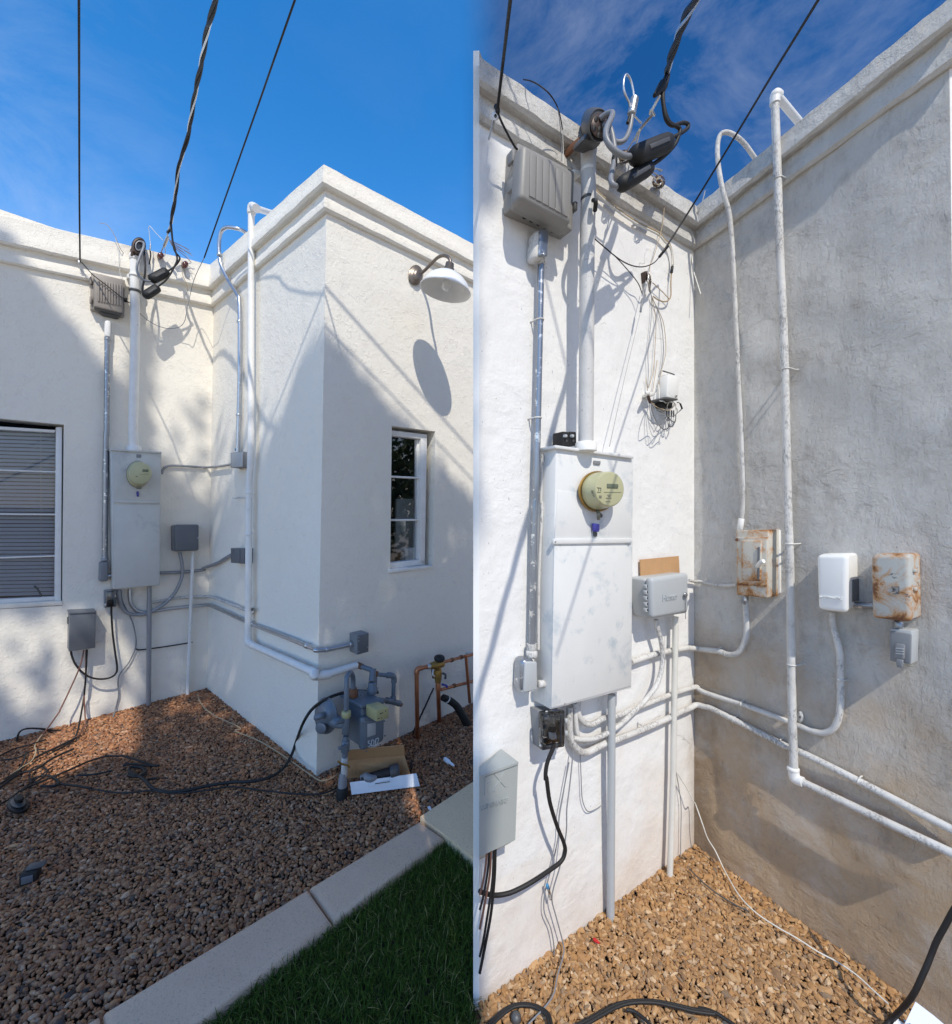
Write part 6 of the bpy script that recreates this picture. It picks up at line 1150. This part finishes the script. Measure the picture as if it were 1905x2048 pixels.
for q, mt, r_ in ((((150, 725), (146, 900), (130, 1090), (110, 1240), (70, 1450), (36, 1620)), 'blackcord', .0042), (((138, 730), (130, 930), (110, 1090), (85, 1250), (60, 1400), (36, 1500)), 'blackcord', .0036), (((118, 738), (110, 900), (80, 1080), (50, 1230), (36, 1300)), 'browncable', .0032), (((104, 745), (95, 880), (66, 1050), (36, 1160)), 'blackcord', .0032), (((88, 752), (75, 880), (48, 1010), (36, 1050)), 'browncable', .003)): mk('cord', G().tube(on(RG, R1, .08, *q), r_, 7), M[mt], t)
t = thing('thin_wires', 'thin grey wires drooping down the sunny wall to the tan gravel', 'wires', R1.P(RG(560, 1050), .03))
mk('wire', G().tube(on(RG, R1, [.03, .04, .05, .05, .04, .03, .03, .03, .03], (716, 0), (690, 250), (668, 430), (664, 600), (625, 820), (575, 990), (560, 1090), (590, 1210), (640, 1400)) + [PZ(RG(645, 1480), .03), PZ(RG(600, 1640), .03), PZ(RG(560, 1800), .03), PZ(RG(390, 1990), .03)], .0022, 6), M['bluegrey'], t)
mk('wire', G().tube(on(RG, R1, .02, (684, 90), (640, 320), (612, 480), (604, 640), (570, 800), (530, 950), (505, 1060), (505, 1180), (550, 1290), (572, 1400), (578, 1500)), .0021, 6), M['bluegrey'], t)
mk('splice', G().cyl(R1.P(RG(530, 985), .03), R1.P(RG(552, 1085), .03), .0045, 8), M['clear'], t); mk('splice', G().cyl(R1.P(RG(525, 975), .03), R1.P(RG(530, 1005), .03), .005, 8), M['blue'], t)
mk('wire', G().tube(on(RG, R1, .012, (765, 40), (772, 200), (778, 340), (800, 420), (830, 448), (880, 430), (925, 400)), .0018, 5), M['bluegrey'], t)
pipe('wire', 'slim wire hanging behind the cream plastic pipe by the old corner', 'wire', on(RG, R1, .014, (1462, 160), (1485, 300), (1498, 420), (1496, 600), (1493, 775)), .0018, M['bluegrey'], 5)
pipe('wire', 'white cable slanting from the cream pipe along the base of the shaded wall', 'cable', on(RG, R1, [.03, .04, .05], (1470, 170), (1540, 280), (1590, 380)) + on(RH, R2, [.05, .05, .04, .03], (40, 380), (90, 520), (125, 620), (180, 710)) + lay(RH, (232, 820), (290, 930), (360, 1040), (470, 1150), (620, 1250), (760, 1330), (900, 1420), (1050, 1500), (1180, 1590), (1300, 1700), (1400, 1790), z=.03), .0024, M['whitecable'], 6)
pipe('wire', 'thin buried wire surfacing in the tan gravel beside the white cable', 'cable', lay(RH, (0, 840), (90, 930), (190, 1010), (300, 1080), (420, 1140), z=.024), .0026, M['castgrey'], 6)

# --- pipes and boxes on the shaded old wall
t = thing('gas_pipe', 'tall peeling white gas pipe climbing the shaded old wall over its parapet', 'pipe', R2.P(RF(740, 1930), .05))
GR = .05; rG2 = rr2(7.1, (1560, 800))
mk('riser', G().tube(on(RB, R2, GR, (600, 705), (618, 1200), (637, 1831)) + on(RD, R2, GR, (655, 480), (672, 1000), (690, 1831)) + on(RF, R2, GR, (706, 450), (716, 1100), (722, 1500), (735, 1900)), rG2, 18, 3), M['whitepeel'], t)
mk('elbow', G().tube([R2.P(RB(601, 730), GR), R2.P(RB(602, 680), GR), R2.P(RB(608, 660), GR), R2.P(RB(628, 672), GR - .02)], rG2 * 1.28, 16), M['white'], t); mk('roof_run', G().tube([R2.P(RB(612, 668), GR), R2.P(RB(800, 892), -.20)], rG2, 16, 1), M['white'], t)
mk('elbow', G().tube([R2.P(RH(732, 130), GR), R2.P(RH(738, 190), GR), R2.P(RH(752, 208), GR), R2.P(RH(800, 228), GR)], rG2 * 1.3, 16), M['white'], t); mk('collar', G().cyl(R2.P(RH(730, 150), GR), R2.P(RH(729, 120), GR), rG2 * 1.45), M['white'], t)
mk('run', G().tube(on(RH, R2, GR, (765, 212), (1100, 372), (1450, 540), (1849, 728), (2000, 800)), rG2 * .93, 16, 2), M['whitepeel'], t)
t = thing('conduit', 'thin white conduit hooked over the old parapet down to the rusty switch', 'conduit', R2.P(RF(370, 180), .03))
mk('pipe', G().tube(on(RB, R2, [-.12, -.04, .02, .06, .075, .08, .08, .07, .05, .035, .03], (490, 1160), (395, 1022), (320, 955), (255, 930), (212, 955), (196, 1040), (204, 1180), (238, 1360), (272, 1470), (290, 1600), (308, 1831)) + on(RD, R2, .03, (325, 500), (342, 900), (362, 1300), (378, 1700)) + on(RF, R2, .03, (378, 40), (366, 150)), rr2(4.4, (1480, 700)), 12, 4), M['whitepeel'], t)
mk('connector', G().cyl(R2.P(RF(355, 212), .03), R2.P(RF(368, 130), .03), rr2(6.2)), M['white'], t)
t = thing('disconnect_switch', 'rusty white switch box with a side lever on the shaded wall, nearest the corner', 'switch box', R2.P(RF(440, 690), 0))
mk('flange', G().qbox(RF, R2, [(590, 212), (632, 212), (636, 655), (595, 682)], .012, .013, .002), M['white'], t)
mk('case', G().qbox(RF, R2, [(326, 214), (552, 210), (546, 690), (330, 668)], .085, .086, .004), M['rust1'], t)
dr = mk('door', G().qbox(RF, R2, [(332, 262), (545, 262), (540, 612), (336, 600)], .092, .010, .004), M['rust1'], t); mk('door_panel', G().qbox(RF, R2, [(362, 285), (505, 285), (498, 572), (362, 565)], .100, .01, .010, 3), M['rust1'], t)
mk('lever', G().tube(on(RF, R2, [.1, .115, .12], (480, 468), (500, 440), (522, 430)), .008, 8), M['white'], t); mk('lever_slot', G().qbox(RF, R2, [(478, 330), (492, 330), (488, 560), (474, 560)], .104, .006, .002), M['dgrey'], t)
mk('knockout', G().rings(R2, RF, [(332, 280, 12, 12, .08), (332, 280, 12, 12, .105)], 10), M['rustpipe'], t)
t = thing('timer_box', 'clean white rounded timer box with raised maker name on the shaded wall', 'utility box', R2.P(RF(1000, 795), 0))
mk('case', G().qbox(RF, R2, [(905, 380), (1118, 378), (1118, 780), (910, 775)], .075, .076, .012, 3), M['white'], t)
lid = mk('lid', G().qbox(RF, R2, [(890, 386), (1112, 388), (1108, 798), (902, 772)], .098, .026, .016, 4), M['drop'], t)
text('maker_name', 'INTERMATIC', M['drop'], lid, R2, RF, (916, 692), (1080, 704), .0985, .003)
mk('side_bracket', G().qbox(RF, R2, [(1108, 560), (1150, 560), (1150, 720), (1108, 720)], .05, .05, .004), M['dgrey'], t)
t = thing('switch_box', 'pale square box streaked with heavy rust on the shaded wall', 'switch box', R2.P(RF(1420, 860), 0))
mk('case', G().qbox(RF, R2, [(1290, 378), (1556, 380), (1566, 850), (1298, 830)], .08, .081, .010, 3), M['rust2'], t)
lid = mk('lid', G().qbox(RF, R2, [(1275, 388), (1546, 388), (1560, 862), (1284, 832)], .10, .024, .014, 4), M['rust2'], t); em = G()
em.tube(on(RF, R2, .101, (1420, 612), (1474, 612), (1474, 660), (1430, 660)), .0012, 5, 1); em.tube(on(RF, R2, .101, (1426, 625), (1440, 622), (1448, 632), (1440, 644), (1426, 642)), .0012, 5, 3); em.tube(on(RF, R2, .101, (1432, 627), (1434, 638), (1439, 628), (1442, 637)), .0012, 5, 1); em.tube(on(RF, R2, .101, (1455, 655), (1460, 648), (1466, 655)), .001, 5, 1); mk('emblem', em, M['dgrey'], lid)
for y in (610, 480): mk('catch', G().cyl(R2.P(RF(1580, y), .06), R2.P(RF(1580, y + 30), .06), .008, 8), M['rust2'], t)
pipe('nipple', 'short grey pipe joining the white timer box and the rust streaked box', 'pipe', Q2((1160, 738), (1300, 748), off=.03), .010, M['galvpeel'], 12)
t = thing('receptacle_cover', 'grey flap cover outlet hanging below the rust streaked box', 'outlet', R2.P(RF(1480, 1160), 0))
mk('box', G().qbox(RF, R2, [(1412, 905), (1568, 922), (1562, 1160), (1412, 1136)], .055, .056, .005), M['lgrey'], t); mk('cover', G().qbox(RF, R2, [(1408, 922), (1562, 946), (1556, 1160), (1408, 1136)], .062, .010, .008), M['mgrey'], t)
mk('flap', G().qbox(RF, R2, [(1440, 1010), (1516, 1018), (1510, 1130), (1436, 1120)], .072, .012, .006), M['mgrey'], t); mk('flap_tab', G().qbox(RF, R2, [(1450, 1120), (1506, 1128), (1500, 1186), (1456, 1180)], .074, .008, .010, 3), M['mgrey'], t)
for i in range(3): mk('flap_rib', G().qbox(RF, R2, [(1452, 1042 + i * 18), (1506, 1048 + i * 18), (1506, 1054 + i * 18), (1452, 1048 + i * 18)], .0745, .004), M['lgrey'], t)
mk('nipple', G().cyl(R2.P(RF(1478, 925), .035), R2.P(RF(1470, 850), .035), .012), M['galvpeel'], t)
t = thing('cable_gap', 'thin painted cable running from the corner to the rusty switch', 'cable', R2.P(RF(150, 590), .01)); mk('cable', G().tube([R1.P(RE(1522, 572), .02), rcorner(1163, .02)] + Q2((60, 572), (140, 590), (240, 604), (330, 598), off=.01), .0065, 8), M['whitepeel'], t)
t = thing('pipe_hub', 'round painted hub behind the tall peeling pipe on the shaded wall', 'fitting', R2.P(RF(780, 1530), 0)); mk('hub', G().rings(R2, RF, [(778, 1530, 26, 44, 0), (778, 1530, 24, 40, .02), (778, 1530, 14, 24, .024)], 16), M['whitepeel'], t); mk('screw', G().rings(R2, RF, [(778, 1530, 6, 10, .024), (778, 1530, 6, 10, .028)], 10), M['castgrey'], t)

# --- on the tan gravel
t = thing('garden_cables', 'black twin cables snaking across the near tan gravel', 'cables', PZ(RG(1100, 1850), 0))
for q in (((1741, 1905), (1600, 1885), (1450, 1848), (1300, 1822), (1150, 1822), (1030, 1848), (920, 1905), (820, 1960), (720, 2010)), ((1741, 1918), (1590, 1897), (1440, 1860), (1300, 1834), (1160, 1834), (1050, 1860), (940, 1916), (760, 2020)), ((1100, 1885), (1160, 1900), (1240, 1960), (1300, 2030)), ((100, 1995), (190, 1910), (290, 1852), (400, 1848), (480, 1875), (540, 1925), (560, 2010)), ((120, 2000), (210, 1915), (300, 1862), (400, 1858), (470, 1885), (525, 1935), (540, 2010))): mk('cable', G().tube(lay(RG, *q, z=.03), .0048, 7), M['blackcord'], t)
mk('cable', G().tube(lay(RG, (1741, 1908), z=.03) + lay(RH, (60, 1822), (120, 1830), (190, 1858), (250, 1895), (330, 1950), z=.03), .0052, 7), M['blackcord'], t)
t = thing('hanging_cord', 'black cord hanging across the lower right corner of the shaded wall', 'cord', PZ(RH(1400, 1925), .02))
mk('cord', G().tube([R2.P(RH(1960, 980), .10), R2.P(RH(1860, 1130), .11), R2.P(RH(1800, 1240), .12), R2.P(RH(1740, 1350), .13), R2.P(RH(1700, 1450), .14), R2.P(RH(1650, 1570), .16), R2.P(RH(1560, 1750), .18), PZ(RH(1420, 1905), .04), PZ(RH(1340, 1990), .04)], .0066, 10), M['blackcord'], t)
t = thing('paper_box', 'torn white paper carton in the bottom right corner on the gravel', 'carton', PZ(RH(1700, 1900), 0))
pp = [PZ(RH(1592, 1775), .11), PZ(RH(1720, 1872), .10), PZ(RH(1860, 1990), .09), PZ(RH(1518, 1925), .06)]; slab('top_sheet', pp, .003, M['paper'], t); pq = [PZ(RH(1518, 1926), .058), PZ(RH(1700, 1950), .06), PZ(RH(1740, 2080), .02), PZ(RH(1470, 2080), .02)]; slab('front_sheet', pq, .003, M['paper'], t)
mk('blue_line', G().tube([PZ(RH(1510, 1905), .062), PZ(RH(1560, 1935), .063)], .0016, 5, 1), M['blue'], t); slab('loose_sheet', [PZ(RH(1462, 1890), .05), PZ(RH(1512, 1930), .05), PZ(RH(1480, 2030), .03), PZ(RH(1395, 1990), .03)], .003, M['paper'], t)
a_ = PZ(RG(880, 1388), .022); mk('wire_nut', G().lathe(a_ - Vector((.007, -.008, 0)), (.7, -.8, .1), [(.004, 0), (.006, .003), (.0055, .012), (.003, .024)], 10), M['red'], None, 'small red wire nut on the tan gravel by the grey plastic pipe', 'wire nut')
a_ = PZ(RG(300, 1925), .03); mk('dark_clod', G().lathe(a_ - Vector((0, 0, .02)), (0, 0, 1), [(.008, 0), (.016, .008), (.014, .02), (.006, .026)], 9), M['castgrey'], None, 'dark clod between the black cables on the near tan gravel', 'clod')

# pipe straps on the long painted conduits
def pstrap(w, c, p, q, off, r_, parent):
    a_, b_ = w.P(c(*p), off), w.P(c(*q), off); m_ = (a_ + b_) / 2; d_ = (b_ - a_).normalized(); n_ = w.n; s_ = d_.cross(n_).normalized(); g = G()
    g.tube([m_ + s_ * r_ * 1.6 - n_ * (off - .003), m_ + s_ * r_ * 1.15 - n_ * (off - .004), m_ + s_ * r_ * 1.1, m_ + n_ * r_ * 1.08, m_ - s_ * r_ * 1.1, m_ - s_ * r_ * 1.15 - n_ * (off - .004), m_ - s_ * r_ * 1.6 - n_ * (off - .003)], .0028, 6, 3); mk('strap', g, M['whitepeel'], parent)
byl = {o.get('label'): o for o in COL.objects if o.get('label')}
for lab, w, c, pts, off, r_ in (('lowest long white conduit running round the corner past the tall peeling pipe', R2, RF, ((300, 1545, 330, 1560), (620, 1705, 650, 1720)), .022, .0115), ('long painted conduit running round the corner and up to the white timer box', R2, RF, ((350, 1435, 380, 1446), (1062, 1280, 1062, 1250)), .022, .0095), ('painted conduit from the white cabinet round the old corner to the rusty switch', R2, RF, ((190, 1064, 220, 1070),), .022, .0105), ('lowest long white conduit running round the corner past the tall peeling pipe', R1, RE, ((1180, 1635, 1210, 1623),), .026, .0115), ('lowest long white conduit running round the corner past the tall peeling pipe', R2, RH, ((1180, 212, 1210, 228),), .022, .0115)):
    for p in pts: pstrap(w, c, p[:2], p[2:], off, r_, byl[lab])
gp_ = byl['tall peeling white gas pipe climbing the shaded old wall over its parapet']
for c, y0 in ((RB, 1250), (RD, 900), (RF, 300), (RF, 1150)):
    x0 = {1250: 619, 900: 669, 300: 702, 1150: 717}[y0]; pstrap(R2, c, (x0, y0), (x0 + 1, y0 + 20), .05, .0135, gp_)
cn_ = byl['slim galvanised conduit with flaking paint left of the white cabinet']
for c, x0, y0 in ((RC, 500, 600), (RC, 482, 1350)): pstrap(R1, c, (x0, y0), (x0, y0 + 20), .03, .0115, cn_)
